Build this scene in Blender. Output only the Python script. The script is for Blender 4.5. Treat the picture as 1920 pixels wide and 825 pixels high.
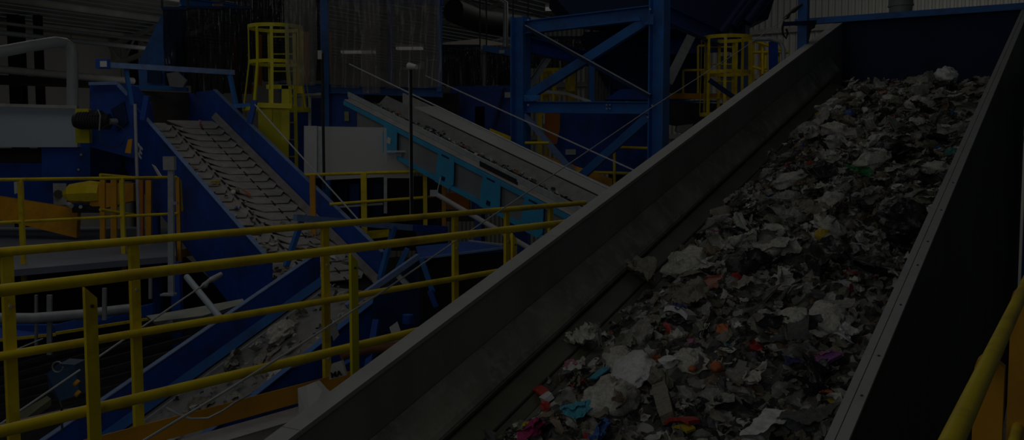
import bpy, bmesh, math, random
from mathutils import Vector, Matrix, noise
for o in list(bpy.data.objects): bpy.data.objects.remove(o)
V = Vector
SC = bpy.context.scene
COL = SC.collection
# ------------------------------------------------------------------ camera
F = 1757.0; EYE = 1.6
PITCH = math.atan((412.5 - 282) / F)
cam = bpy.data.cameras.new('camera'); cam.sensor_fit = 'HORIZONTAL'; cam.sensor_width = 36.0
cam.lens = F / 1920 * 36.0; cam.clip_start = 0.05; cam.clip_end = 200
camo = bpy.data.objects.new('camera', cam); COL.objects.link(camo)
camo.location = (0, 0, EYE); camo.rotation_euler = (math.pi / 2 - PITCH, 0, 0)
SC.camera = camo
# ------------------------------------------------------------------ world, exposure
w = bpy.data.worlds.new('world'); SC.world = w; w.use_nodes = True
w.node_tree.nodes['Background'].inputs[0].default_value = (0.80, 0.90, 1.0, 1)
w.node_tree.nodes['Background'].inputs[1].default_value = 0.30
SC.view_settings.view_transform = 'Standard'; SC.view_settings.look = 'None'
SC.view_settings.exposure = -5.0; SC.view_settings.gamma = 1.0
SC.view_settings.use_curve_mapping = False
# ------------------------------------------------------------------ roof lights (skylight strips and bays), plus added fill lamps
def area(name, loc, sx, sy, power, rotz=0.0, tilt=(0, 0), color=(1, 0.98, 0.94)):
    l = bpy.data.lights.new(name, 'AREA'); l.shape = 'RECTANGLE'; l.size = sx; l.size_y = sy
    l.energy = power; l.color = color
    o = bpy.data.objects.new(name, l); COL.objects.link(o)
    o.location = loc; o.rotation_euler = (tilt[0], tilt[1], rotz)
    return o
AZ = math.radians(-33)
area('roof_light', (-2.6, 3.2, 6.3), 3.5, 5.5, 520, AZ)
area('roof_light', (-5.5, 11.5, 5.6), 4.0, 5.0, 480, AZ)
area('roof_light', (1.5, 12.0, 7.2), 3.0, 5.0, 380, AZ)
area('roof_light', (-10.5, 19.0, 5.4), 5.0, 6.0, 800, AZ)
wl_ = area('wall_fill', (-10.2, 30.5, 4.4), 8.0, 1.5, 200)  # added unseen lamp, aimed at the left wall to brighten it
wl_.rotation_euler = Vector((-0.84, 0.35, -0.25)).to_track_quat('-Z', 'X').to_euler()
area('roof_light', (3.0, 24.0, 7.4), 6.0, 6.0, 1000, AZ)
area('roof_light', (12.5, 25.0, 9.2), 8.0, 5.0, 2700, AZ, (math.radians(35), 0))  # unseen lamp, strengthened and tilted to brighten the pale end wall
# added soft fill behind and left of the walkway, brightens upright faces
area('rear_fill', (-6.0, -6.5, 4.6), 9.0, 5.0, 1500, math.radians(-8), (math.radians(78), 0), (0.93, 0.97, 1.0))

# ------------------------------------------------------------------ pixel rays and conveyor frames
cp, sp = math.cos(PITCH), math.sin(PITCH)
FW, UP, RT = V((0, cp, -sp)), V((0, sp, cp)), V((1, 0, 0))
ORG = V((0, 0, EYE))
def ray(x, y): return FW + RT * ((x - 960) / F) - UP * ((y - 412.5) / F)
def pz(x, y, z):
    r = ray(x, y); return ORG + r * ((z - EYE) / r.z)
def pd(x, y, d):
    r = ray(x, y); return ORG + r * (d / r.y)
class Frame:
    def __init__(s, vx, vy):
        v = ray(vx, vy); az = math.atan2(v.x, v.y); s.te = v.z / math.hypot(v.x, v.y); s.az = az
        s.U = V((math.sin(az), math.cos(az), 0)); s.N = V((math.cos(az), -math.sin(az), 0))
        s.D = (s.U + V((0, 0, s.te))).normalized()       # along
        s.W = s.N.cross(s.D).normalized()                # normal to the bed, up
        if s.W.z < 0: s.W = -s.W
    def __call__(s, a, p, h): return s.U * a + s.N * p + V((0, 0, h + s.te * a))
    def s_on(s, x, y, p):
        r = ray(x, y); q = r * (p / r.dot(s.N)); return q.dot(s.U)
M0 = Frame(2075, -330)
C1 = Frame(-725, -923)
C2 = Frame(2200, -620)
C3 = Frame(-742, -520)

# ------------------------------------------------------------------ materials
MATS = {}
def mat(name, col, rough=0.5, metal=0.0, var=0.15, scale=6.0, bump=0.0, dirt=None, dirt_scale=1.5, spec=0.4, stretch=None):
    if name in MATS: return MATS[name]
    m = bpy.data.materials.new(name); m.use_nodes = True; nt = m.node_tree; n = nt.nodes; L = nt.links
    b = n['Principled BSDF']; b.inputs['Roughness'].default_value = rough; b.inputs['Metallic'].default_value = metal
    b.inputs['Specular IOR Level'].default_value = spec
    tc = n.new('ShaderNodeTexCoord'); src = tc.outputs['Object']
    if stretch:
        mp = n.new('ShaderNodeMapping'); mp.inputs['Scale'].default_value = stretch; L.new(src, mp.inputs[0]); src = mp.outputs[0]
    nz = n.new('ShaderNodeTexNoise'); nz.inputs['Scale'].default_value = scale; nz.inputs['Detail'].default_value = 6
    L.new(src, nz.inputs['Vector'])
    r = n.new('ShaderNodeValToRGB'); L.new(nz.outputs['Fac'], r.inputs[0])
    r.color_ramp.elements[0].position = 0.3; r.color_ramp.elements[1].position = 0.7
    c = V(col)
    r.color_ramp.elements[0].color = (*[max(0, k * (1 - var)) for k in c], 1)
    r.color_ramp.elements[1].color = (*[min(1, k * (1 + var)) for k in c], 1)
    out = r.outputs[0]
    if dirt:
        n2 = n.new('ShaderNodeTexNoise'); n2.inputs['Scale'].default_value = dirt_scale; n2.inputs['Detail'].default_value = 9
        n2.inputs['Roughness'].default_value = 0.7
        L.new(src, n2.inputs['Vector'])
        r2 = n.new('ShaderNodeValToRGB'); r2.color_ramp.elements[0].position = 0.48; r2.color_ramp.elements[1].position = 0.68
        L.new(n2.outputs['Fac'], r2.inputs[0])
        mx = n.new('ShaderNodeMix'); mx.data_type = 'RGBA'; L.new(r2.outputs[0], mx.inputs[0])
        L.new(out, mx.inputs[6]); mx.inputs[7].default_value = (*dirt, 1); out = mx.outputs[2]
    L.new(out, b.inputs['Base Color'])
    if bump:
        bp = n.new('ShaderNodeBump'); bp.inputs['Strength'].default_value = bump; bp.inputs['Distance'].default_value = 0.02
        L.new(nz.outputs['Fac'], bp.inputs['Height']); L.new(bp.outputs[0], b.inputs['Normal'])
    MATS[name] = m; return m
def emit(name, col, strength):
    m = bpy.data.materials.new(name); m.use_nodes = True; b = m.node_tree.nodes['Principled BSDF']
    b.inputs['Base Color'].default_value = (0.8, 0.8, 0.8, 1)
    b.inputs['Emission Color'].default_value = (*col, 1); b.inputs['Emission Strength'].default_value = strength
    return m
def plastic(name, col, alpha):
    m = bpy.data.materials.new(name); m.use_nodes = True; nt = m.node_tree; n = nt.nodes; L = nt.links
    b = n['Principled BSDF']; b.inputs['Base Color'].default_value = (*col, 1); b.inputs['Roughness'].default_value = 0.12
    tr = n.new('ShaderNodeBsdfTransparent'); tr.inputs[0].default_value = (0.85, 0.83, 0.8, 1)
    mx = n.new('ShaderNodeMixShader'); L.new(tr.outputs[0], mx.inputs[1]); L.new(b.outputs[0], mx.inputs[2])
    nz = n.new('ShaderNodeTexNoise'); nz.inputs['Scale'].default_value = 5
    tc = n.new('ShaderNodeTexCoord'); L.new(tc.outputs['Object'], nz.inputs['Vector'])
    mr = n.new('ShaderNodeMapRange'); mr.inputs[3].default_value = max(0, alpha - 0.15); mr.inputs[4].default_value = min(1, alpha + 0.15)
    L.new(nz.outputs['Fac'], mr.inputs[0]); L.new(mr.outputs[0], mx.inputs[0])
    L.new(mx.outputs[0], n['Material Output'].inputs[0]); MATS[name] = m; return m
BLUE = mat('blue_paint', (0.035, 0.20, 0.60), 0.45, var=0.12, scale=3, dirt=(0.05, 0.12, 0.33), dirt_scale=2.5)
BLUE_D = mat('deep_blue_paint', (0.016, 0.095, 0.50), 0.5, var=0.12, scale=3, dirt=(0.03, 0.06, 0.2), dirt_scale=2)
NAVY = mat('navy_paint', (0.008, 0.03, 0.11), 0.55, var=0.15, scale=3)
BLUE_L = mat('pale_blue_edge', (0.22, 0.33, 0.60), 0.5, var=0.15, scale=10)  # paler blue for flanges, beams and edges
CYAN = mat('cyan_paint', (0.055, 0.44, 0.76), 0.45, var=0.1, scale=4, dirt=(0.09, 0.38, 0.62))
YEL = mat('yellow_paint', (0.98, 0.72, 0.012), 0.42, var=0.1, scale=5, dirt=(0.62, 0.42, 0.03), dirt_scale=3)
YEL_B = mat('bright_yellow_paint', (0.74, 0.67, 0.012), 0.42, var=0.06, scale=5)
ORA = mat('orange_yellow_paint', (0.82, 0.38, 0.012), 0.45, var=0.1, scale=4, dirt=(0.58, 0.27, 0.02))
ORA_D = mat('orange_paint', (0.60, 0.20, 0.02), 0.5, var=0.12, scale=4)
WHITE = mat('white_panel', (0.60, 0.60, 0.59), 0.5, var=0.02, scale=3)
GALV = mat('galvanised_steel', (0.52, 0.54, 0.55), 0.42, 0.15, var=0.12, scale=12)
STEEL = mat('bare_steel', (0.38, 0.38, 0.38), 0.4, 0.3, var=0.15, scale=9)
ZINC = mat('zinc_lip', (0.46, 0.46, 0.45), 0.6, 0.0, var=0.05, scale=7, dirt=(0.41, 0.41, 0.395), dirt_scale=5)
DARK = mat('dark_steel', (0.06, 0.06, 0.06), 0.6, 0.1, var=0.3, scale=5)
BLACK = mat('black_rubber', (0.022, 0.022, 0.022), 0.6, var=0.3, scale=8)
PANEL = mat('black_sheet_panel', (0.075, 0.075, 0.075), 0.55, var=0.25, scale=3, dirt=(0.12, 0.12, 0.115), dirt_scale=4, stretch=(1, 1, 0.25))
TROUGH = mat('dark_trough_steel', (0.36, 0.36, 0.345), 0.55, 0.0, var=0.10, scale=3, dirt=(0.30, 0.30, 0.26), dirt_scale=2, stretch=(1, 1, 0.4))
SKIRT = mat('streaked_skirt_rubber', (0.26, 0.26, 0.21), 0.36, var=0.35, scale=2.2, dirt=(0.42, 0.42, 0.35), dirt_scale=7, bump=0.25, spec=0.6)  # streaked rubber, colour raised to carry highlight streaks along the skirt
WING = mat('belt_wing_rubber', (0.085, 0.085, 0.06), 0.5, var=0.2, scale=4, bump=0.1)
BELT = mat('worn_belt', (0.13, 0.13, 0.12), 0.7, var=0.2, scale=5, dirt=(0.18, 0.175, 0.16), dirt_scale=4)
PLATE = mat('pale_grey_belt_plate', (0.40, 0.385, 0.355), 0.65, var=0.15, scale=6, dirt=(0.55, 0.53, 0.50), dirt_scale=5, bump=0.2)
GREYB = mat('pale_blue_grey_panel', (0.58, 0.66, 0.72), 0.5, var=0.03, scale=2)
MESH = mat('grey_guard_sheet', (0.26, 0.27, 0.28), 0.6, var=0.08, scale=4, dirt=(0.32, 0.32, 0.31))
LIGHTG = mat('light_grey_sheet', (0.55, 0.545, 0.53), 0.55, var=0.08, scale=4, dirt=(0.42, 0.41, 0.38), dirt_scale=3)
WALLM = mat('wall_sheet', (0.62, 0.60, 0.55), 0.6, var=0.06, scale=0.7)
ROOFM = mat('roof_deck', (0.42, 0.42, 0.40), 0.7, var=0.2, scale=1.0)
ROOFS = mat('roof_steel', (0.50, 0.50, 0.48), 0.6, var=0.2, scale=2.0)
CONC = mat('concrete', (0.16, 0.155, 0.14), 0.8, var=0.2, scale=2.0, dirt=(0.08, 0.08, 0.07))
DECK = mat('deck_plate', (0.22, 0.25, 0.31), 0.45, var=0.1, scale=1.5)
DUCT = mat('duct_metal', (0.36, 0.39, 0.38), 0.4, var=0.08, scale=3)
BROWN = mat('dirty_brown_panel', (0.115, 0.095, 0.08), 0.7, var=0.25, scale=5)
PIPEP = mat('pinkish_hose', (0.32, 0.22, 0.19), 0.5, var=0.12, scale=8)
PAPER = mat('label_paper', (0.72, 0.72, 0.68), 0.6, var=0.04)
REDM = mat('red_print', (0.6, 0.08, 0.05), 0.6)
CLEAR = plastic('clear_plastic_strip', (0.36, 0.345, 0.33), 0.42)
SMOKE = plastic('dark_plastic_strip', (0.035, 0.037, 0.042), 0.82)
HAZY = plastic('hazy_plastic_strip', (0.42, 0.42, 0.41), 0.5)

# ------------------------------------------------------------------ mesh builder and object helpers
class MB:
    def __init__(s): s.v = []; s.f = []; s.sm = False
    def add(s, vs, fs):
        k = len(s.v); s.v += [V(a) for a in vs]; s.f += [[k + i for i in f] for f in fs]; return s
    def quad(s, a, b, c, d, t=0.0):
        if not t: return s.add([a, b, c, d], [[0, 1, 2, 3]])
        a, b, c, d = map(V, (a, b, c, d)); n = (b - a).cross(d - a).normalized() * t
        return s.hexa([a, b, c, d, a + n, b + n, c + n, d + n])
    def hexa(s, p): return s.add(p, [[3, 2, 1, 0], [4, 5, 6, 7], [0, 1, 5, 4], [1, 2, 6, 5], [2, 3, 7, 6], [3, 0, 4, 7]])
    def box(s, c, sx, sy, sz, X=V((1, 0, 0)), Y=V((0, 1, 0)), Z=V((0, 0, 1))):
        c = V(c); x, y, z = X * sx / 2, Y * sy / 2, Z * sz / 2
        return s.hexa([c - x - y - z, c + x - y - z, c + x + y - z, c - x + y - z, c - x - y + z, c + x - y + z, c + x + y + z, c - x + y + z])
    def bar(s, a, b, w, h, up=V((0, 0, 1))):
        a, b = V(a), V(b); d = (b - a); L = d.length; d.normalize()
        x = d.cross(up)
        if x.length < 1e-4: x = V((1, 0, 0))
        x.normalize(); z = x.cross(d).normalized()
        return s.box((a + b) / 2, w, L, h, x, d, z)
    def ibeam(s, a, b, w, h, t=0.02, up=V((0, 0, 1))):
        a, b = V(a), V(b); d = (b - a).normalized(); x = d.cross(up)
        if x.length < 1e-4: x = V((1, 0, 0))
        x.normalize(); z = x.cross(d).normalized()
        s.bar(a + z * (h / 2 - t / 2), b + z * (h / 2 - t / 2), w, t, up); s.bar(a - z * (h / 2 - t / 2), b - z * (h / 2 - t / 2), w, t, up)
        s.bar(a, b, t, h - 2 * t, up); return s
    def tube(s, pts, r, n=10, closed=False, caps=True):
        pts = [V(p) for p in pts]; m = len(pts); k0 = len(s.v); prev = None
        for i, p in enumerate(pts):
            if closed: d = pts[(i + 1) % m] - pts[i - 1]
            else: d = pts[min(i + 1, m - 1)] - pts[max(i - 1, 0)]
            d.normalize()
            if prev is None:
                u = d.cross(V((0, 0, 1)))
                if u.length < 1e-3: u = d.cross(V((1, 0, 0)))
            else: u = prev - d * prev.dot(d)
            u.normalize(); prev = u; vv = d.cross(u)
            rr = r[i] if isinstance(r, (list, tuple)) else r
            for j in range(n):
                a = 2 * math.pi * j / n; s.v.append(p + (u * math.cos(a) + vv * math.sin(a)) * rr)
        R = range(m if closed else m - 1)
        for i in R:
            i2 = (i + 1) % m
            for j in range(n):
                s.f.append([k0 + i * n + j, k0 + i * n + (j + 1) % n, k0 + i2 * n + (j + 1) % n, k0 + i2 * n + j])
        if caps and not closed:
            s.f.append([k0 + j for j in reversed(range(n))]); s.f.append([k0 + (m - 1) * n + j for j in range(n)])
        s.sm = True; return s
    def prism(s, poly, off):
        poly = [V(p) for p in poly]; off = V(off); n = len(poly); k = len(s.v)
        s.v += poly + [p + off for p in poly]
        s.f.append([k + i for i in reversed(range(n))]); s.f.append([k + n + i for i in range(n)])
        for i in range(n): s.f.append([k + i, k + (i + 1) % n, k + n + (i + 1) % n, k + n + i])
        return s
def root_loc(p):
    while p is not None and p.parent is not None: p = p.parent
    return p.location.copy() if p is not None else V((0, 0, 0))
def obj(name, mb, m, parent=None, smooth=None):
    off = root_loc(parent) if parent is not None else V((0, 0, 0))
    me = bpy.data.meshes.new(name)
    me.from_pydata([v - off for v in mb.v], [], mb.f); me.materials.append(m)
    bm = bmesh.new(); bm.from_mesh(me); bmesh.ops.recalc_face_normals(bm, faces=bm.faces); bm.to_mesh(me); bm.free()
    if (mb.sm if smooth is None else smooth):
        me.polygons.foreach_set('use_smooth', [True] * len(me.polygons))
        try: me.set_sharp_from_angle(angle=math.radians(50))
        except Exception: pass
    o = bpy.data.objects.new(name, me); COL.objects.link(o)
    if parent is not None: o.parent = parent
    return o
def tag(o, label, cat, group=None, kind=None):
    if label: o['label'] = label
    if cat: o['category'] = cat
    if group: o['group'] = group
    if kind: o['kind'] = kind
    return o
def thing(name, label, cat, loc, group=None):
    o = bpy.data.objects.new(name, None); COL.objects.link(o); o.location = V(loc); o.empty_display_size = 0.1
    return tag(o, label, cat, group)
def single(name, mb, m, label, cat, group=None):       # a thing that is one mesh, origin at its base
    c = sum(mb.v, V((0, 0, 0))) / len(mb.v); zmin = min(v.z for v in mb.v); c.z = zmin
    t = MB(); t.v = [v - c for v in mb.v]; t.f = mb.f; t.sm = mb.sm
    o = obj(name, t, m); o.location = c; return tag(o, label, cat, group)
def struct(name, mb, m, parent=None, label=None):
    o = obj(name, mb, m, parent)
    if parent is None: o['kind'] = 'structure'; o['label'] = label; 
    return o
def text(name, s, size, org, X, Yv, m, parent, depth=0.002):
    cu = bpy.data.curves.new(name, 'FONT'); cu.body = s; cu.size = size; cu.extrude = depth; cu.offset = size * .03
    t = bpy.data.objects.new(name + '_c', cu); COL.objects.link(t)
    dg = bpy.context.evaluated_depsgraph_get(); me = bpy.data.meshes.new_from_object(t.evaluated_get(dg))
    bpy.data.objects.remove(t)
    X = X.normalized(); Z = X.cross(Yv).normalized(); Y = Z.cross(X)
    R = Matrix((X, Y, Z)).transposed().to_4x4(); R.translation = V(org) - root_loc(parent)
    me.transform(R); me.materials.clear(); me.materials.append(m)
    o = bpy.data.objects.new(name, me); COL.objects.link(o); o.parent = parent; return o

# ================================================================== THE SHELL
az = math.radians(33); HU = V((math.sin(az), math.cos(az), 0)); HN = V((math.cos(az), -math.sin(az), 0))
def hall(u, n, z): return HU * u + HN * n + V((0, 0, z))
ZG = -4.2
def roof_z(n): return 5.75 + 0.19 * (n + 32)
struct('floor', MB().quad(hall(-12, -32, ZG), hall(38, -32, ZG), hall(38, 14, ZG), hall(-12, 14, ZG), -0.2), CONC, label='dark concrete floor of the sorting hall')
# left wall: vertical sheets as parts
wl = thing('wall_left', 'beige sheet wall of the hall behind the duct', None, hall(10, -32, ZG)); wl['kind'] = 'structure'; del wl['label']
wl['label'] = 'beige sheet wall of the hall behind the duct'
for i in range(17):
    u0 = 4 + i * 2.0
    obj('wall_sheet', MB().quad(hall(u0 + .015, -32, ZG), hall(u0 + 1.985, -32, ZG), hall(u0 + 1.985, -32, 5.9), hall(u0 + .015, -32, 5.9), 0.05), WALLM, wl)
obj('backing', MB().quad(hall(-12, -32.1, ZG), hall(38, -32.1, ZG), hall(38, -32.1, 6), hall(-12, -32.1, 6), -0.1), ROOFM, wl)
wb = thing('wall_back', 'pale corrugated end wall far behind the machines', None, hall(38, 0, ZG)); wb['kind'] = 'structure'
WALLB = mat('pale_wall_sheet', (0.62, 0.62, 0.58), 0.6, var=0.05, scale=0.7)
for i in range(23):
    n0 = -32 + i * 2.0; mb = MB(); zt = min(roof_z(n0), 12)
    for k in range(8):      # corrugation
        a = n0 + k * .25
        mb.quad(hall(38, a + .01, ZG), hall(38, a + .11, ZG), hall(38, a + .11, zt), hall(38, a + .01, zt))
        mb.quad(hall(38, a + .11, ZG), hall(37.93, a + .15, ZG), hall(37.93, a + .15, zt), hall(38, a + .11, zt))
        mb.quad(hall(37.93, a + .15, ZG), hall(37.93, a + .21, ZG), hall(37.93, a + .21, zt), hall(37.93, a + .15, zt))
        mb.quad(hall(37.93, a + .21, ZG), hall(38, a + .25, ZG), hall(38, a + .25, zt), hall(37.93, a + .21, zt))
    obj('wall_sheet', mb, WALLB, wb)
for k, zz in enumerate((2.2, 4.6, 6.4, 7.9, 9.4)):
    obj('girt', MB().bar(hall(37.8, -32, zz), hall(37.8, 14, zz), 0.14, 0.2), LIGHTG, wb)
# ceiling: decking strips, purlins
ce = thing('ceiling', 'sloping ribbed metal roof deck with purlins', None, hall(12, -20, 8)); ce['kind'] = 'structure'
for i in range(18):
    n0 = -32 + i * 2.4
    mb = MB()
    for k in range(6):
        a = n0 + k * .4
        mb.quad(hall(2, a, roof_z(a)), hall(38, a, roof_z(a)), hall(38, a + .28, roof_z(a + .28)), hall(2, a + .28, roof_z(a + .28)), 0.01)
        mb.quad(hall(2, a + .28, roof_z(a + .28) + .08), hall(38, a + .28, roof_z(a + .28) + .08), hall(38, a + .4, roof_z(a + .4) + .08), hall(2, a + .4, roof_z(a + .4) + .08), 0.01)
    obj('roof_sheet', mb, ROOFM, ce)
for i in range(14):
    n0 = -31 + i * 2.2
    obj('purlin', MB().ibeam(hall(3, n0, roof_z(n0) - .14), hall(37.5, n0, roof_z(n0) - .14), .10, .2, .015), ROOFS, ce)
for j, u0 in enumerate((13.5, 21.5, 29.5)):
    t = thing('roof_girder', ['deep steel roof girder nearest the duct', 'steel roof girder midway down the hall', 'farthest steel roof girder before the end wall'][j], 'girder', hall(u0, -20, 5.0))
    zt = lambda n: roof_z(n) - .3
    obj('top_chord', MB().bar(hall(u0, -31.8, zt(-31.8)), hall(u0, -4, zt(-4)), .16, .14), ROOFS, t)
    obj('bottom_chord', MB().bar(hall(u0, -31.8, zt(-31.8) - .75), hall(u0, -4, zt(-4) - .75), .16, .14), ROOFS, t)
    n0 = -31.8
    while n0 < -5.5:
        obj('web_brace', MB().bar(hall(u0, n0, zt(n0)), hall(u0, n0 + .75, zt(n0 + .75) - .75), .06, .06), ROOFS, t)
        obj('web_brace', MB().bar(hall(u0, n0 + .75, zt(n0 + .75) - .75), hall(u0, n0 + 1.5, zt(n0 + 1.5)), .06, .06), ROOFS, t)
        n0 += 1.5
# dark steel columns against left wall
for px, wd, lb in ((34, .40, 'wide black steel column on the beige left wall'), (75, .22, 'slim black steel column right of the wide one'), (252, .25, 'black steel column beside the blue triangular chute')):
    q = pd(px, 150, 31.0 if px < 200 else 36); q.z = ZG
    single('steel_column', MB().ibeam(q, q + V((0, 0, 10.2)), wd, wd, .03, V((0, 1, 0))), BLACK, lb, 'column')
# wall-side pipes
for i, (a, b, r, m, lb) in enumerate((((-40, 38), (285, 77), .045, GALV, 'thin grey conduit high on the left, topmost of three'),
        ((-40, 57), (275, 91), .07, GALV, 'grey sprinkler pipe hung below the thin conduit'),
        ((-40, 127), (250, 152), .11, LIGHTG, 'long pale pipe crossing behind the bent duct'))):
    da, db = 25 + i * .5, 29.5 + i * .5
    pa_, pb_ = pd(*a, da), pd(*b, db)
    single('wall_pipe', MB().tube([pb_ + (pa_ - pb_) * 1.8, pb_], r, 8), m, lb, 'pipe')
single('wall_girt', MB().bar(pd(-40, 148, 27), pd(245, 160, 31), .1, .28), BLACK, 'dark horizontal girt under the long pale pipe', 'girt')
# bent duct
pts = [pd(-500, 215, 12.5), pd(-60, 112, 15.2), pd(0, 97, 15.6), pd(60, 86, 16), pd(105, 79, 16.3), pd(122, 81, 16.5), pd(133, 89, 16.5), pd(136, 105, 16.5), pd(136, 150, 16.5), pd(136, 215, 16.5)]
single('bent_duct', MB().tube(pts, .095, 16), DUCT, 'pale grey-green round duct bending down at the left', 'duct')

# ================================================================== RAILINGS (walkway beyond the trough)
def rail_ipt(P, Q, t): return P + (Q - P) * t
def x_hit(P, Q, px):            # point on line PQ seen in pixel column px
    r0 = ray(px, 412.5); nrm = r0.cross(UP)
    a, b = (P - ORG).dot(nrm), (Q - ORG).dot(nrm); return P + (Q - P) * (a / (a - b))
def drop(p, z): return V((p.x, p.y, z))
RA, RB = pz(0, 473, 1.07), pz(1100, 380, 1.07)
t = thing('guard_railing', 'yellow pipe railing on the far side of the walkway', 'railing', drop((RA + RB) / 2, 0))
d = (RB - RA).normalized(); RA2 = RA - d * 2.6; RB2 = RA + d * 5.75; nn = V((d.y, -d.x, 0))
if nn.y > 0: nn = -nn              # towards the camera
obj('top_rail', MB().tube([RA2, rail_ipt(RA2, RB2, .5), RB2], .0245, 12), YEL, t)
m0 = drop(RA2, .53) + nn * .035; m1 = drop(RB2, .53) + nn * .035
obj('middle_rail', MB().tube([m0, (m0 + m1) / 2, m1], .0245, 12), YEL, t)
for px in (-420, 14, 252, 611, 855, 952, 1034):
    p = x_hit(RA, RB, px)
    po = obj('post', MB().bar(drop(p, -.19) - nn * .012, drop(p, 1.05) - nn * .012, .058, .03, nn), YEL, t)
    for zz in (.78, .1):
        obj('bolt', MB().tube([drop(p, zz) + nn * .002, drop(p, zz) + nn * .014], .009, 6), GALV, po)
tb = obj('toe_board', MB().bar(drop(RA2, -.10), drop(RB2, -.10), .008, .13), ORA, t)
FA, FB = pz(0, 545, 1.07), pz(1040, 420, 1.07)
d2 = (FB - FA).normalized(); nf = V((d2.y, -d2.x, 0)); nf = -nf if nf.y > 0 else nf
t = thing('guard_railing', 'yellow pipe railing with slant-topped posts nearest the black trough', 'railing', drop((FA + FB) / 2, 0))
F0 = FA - d2 * 2.2; F1 = FA + d2 * 4.1
obj('top_rail', MB().tube([F0, (F0 + F1) / 2, F1], .0245, 12), YEL, t)
g0 = drop(F0, .53); g1 = drop(x_hit(FA, FB, 652), .53)
g2 = drop(F1, .53)
obj('middle_rail', MB().tube([g0, g1], .0245, 12), YEL, t)
obj('middle_rail', MB().tube([g1, g2], .0245, 12), YEL, t)
for px in (157, 652, 954):
    p = x_hit(FA, FB, px) + nf * .05
    a, b = p - d2 * .038, p + d2 * .038
    a, b = p - d2 * .026, p + d2 * .026
    po = obj('slanted_post', MB().prism([drop(a, -.19), drop(b, -.19), drop(b, 1.0), drop(a, 1.05)], -nf * .018), YEL_B if px == 652 else YEL, t)
    obj('bolt', MB().tube([drop(p, .97), drop(p, .97) + nf * .008], .007, 6), DARK, po)
# walkway deck
mb = MB(); q0, q1 = drop(F0, -.19), drop(F1, -.19); e0, e1 = drop(RA2, -.19), drop(RB2, -.19)
mb.quad(q0, q1, e1, e0, -0.05)
dk = tag(obj('walkway_deck', mb, mat('deck_grating', (.10, .10, .095), .6, var=.3, scale=8)), 'grey steel deck of the walkway beside the black trough', 'walkway')
obj('edge_strip', MB().quad(drop(RA2, -.183) + nn * .02, drop(RB2, -.183) + nn * .02, drop(RB2, -.183) + nn * .26, drop(RA2, -.183) + nn * .26, .006), GALV, dk)
# white sheet board tied to toe-board, sign
b0 = pd(560, 725, 5.6); ex = (pd(600, 718, 5.75) - pd(560, 725, 5.6))
single('rice_sack', MB().prism([pd(558, 728, 5.35), pd(575, 722, 5.4), pd(590, 716, 5.42), pd(604, 732, 5.4), pd(640, 760, 5.4), pd(580, 790, 5.2), pd(560, 772, 5.3)], V((.02, .04, 0))), WHITE,
       'white sheet draped over the orange toe board at the trough lip', 'sheet').name = 'draped_sheet'
sg = thing('safety_sign', 'white sign board with black letters low behind the slant-topped post', 'sign', pd(630, 705, 5.95))
P0, P1, P2, P3 = pd(617, 712, 5.95), pd(648, 704, 6.0), pd(640, 676, 6.0), pd(622, 682, 5.95)
obj('board', MB().prism([P0, P1, P2, P3], V((.01, .02, 0))), PAPER, sg)
text('lettering', 'MA', .05, P0 + (P3 - P0) * .12 + V((.012, -.006, 0)), P1 - P0, V((0, 0, 1)), BLACK, sg)

# ================================================================== RAILING BY THE CAMERA
NA, NB = pz(1787, 822, 1.07), pz(1914, 553, 1.07); dn = (NB - NA).normalized(); nl = V((-dn.y, dn.x, 0))
t = thing('guard_railing', 'big yellow pipe railing in the lower right corner', 'railing', drop((NA + NB) / 2, 0))
obj('top_rail', MB().tube([NA - dn * .9, NA, NB, NB + dn * 1.6], .0215, 20), YEL, t)
h0 = drop(NA - dn * .5, .53); 
obj('middle_rail', MB().tube([h0, h0 + dn * 4], .0215, 16), YEL, t)
for px in (1860, 1919):
    p = x_hit(NA, NB, px)
    f = lambda n_, z: drop(p, z) + nl * n_
    po = obj('slanted_post', MB().prism([f(-.030, -.1), f(.040, -.1), f(.040, 1.035), f(.034, 1.055), f(.018, 1.072), f(.008, 1.072), f(-.030, 1.04)], dn * .045), ORA, t)
    obj('bolt_hole', MB().tube([f(.029, 1.035) + dn * .004, f(.029, 1.035) - dn * .003], .0045, 10), BLACK, po)

# ================================================================== MAIN TROUGH CONVEYOR
t = thing('trough_conveyor', 'wide black-walled trough conveyor climbing away with mixed waste', 'conveyor', M0(6, -2, -1.6))
SE = 14.0
def strip(a0, a1, p0, h0, p1, h1, th=0.0, fr=M0):
    return MB().quad(fr(a0, p0, h0), fr(a1, p0, h0), fr(a1, p1, h1), fr(a0, p1, h1), th)
edges = [-1.2, 3.12, 5.6, 8.1, 10.6, 12.4, SE]
for a0, a1 in zip(edges, edges[1:]):
    mb = MB(); A, B = a0 + .003, a1 - .003
    mb.hexa([M0(A, -3.2, -.62), M0(B, -3.2, -.62), M0(B, -3.08, -.62), M0(A, -3.08, -.62), M0(A, -3.2, -.595), M0(B, -3.2, -.595), M0(B, -3.08, -.595), M0(A, -3.08, -.595)])
    obj('lip_cap', mb, ZINC, t)
mb = MB(); mb.hexa([M0(-1.2, -3.18, -1.5), M0(SE, -3.18, -1.5), M0(SE, -3.09, -1.5), M0(-1.2, -3.09, -1.5), M0(-1.2, -3.18, -.62), M0(SE, -3.18, -.62), M0(SE, -3.09, -.62), M0(-1.2, -3.09, -.62)])
obj('left_side_wall', mb, TROUGH, t)
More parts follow.
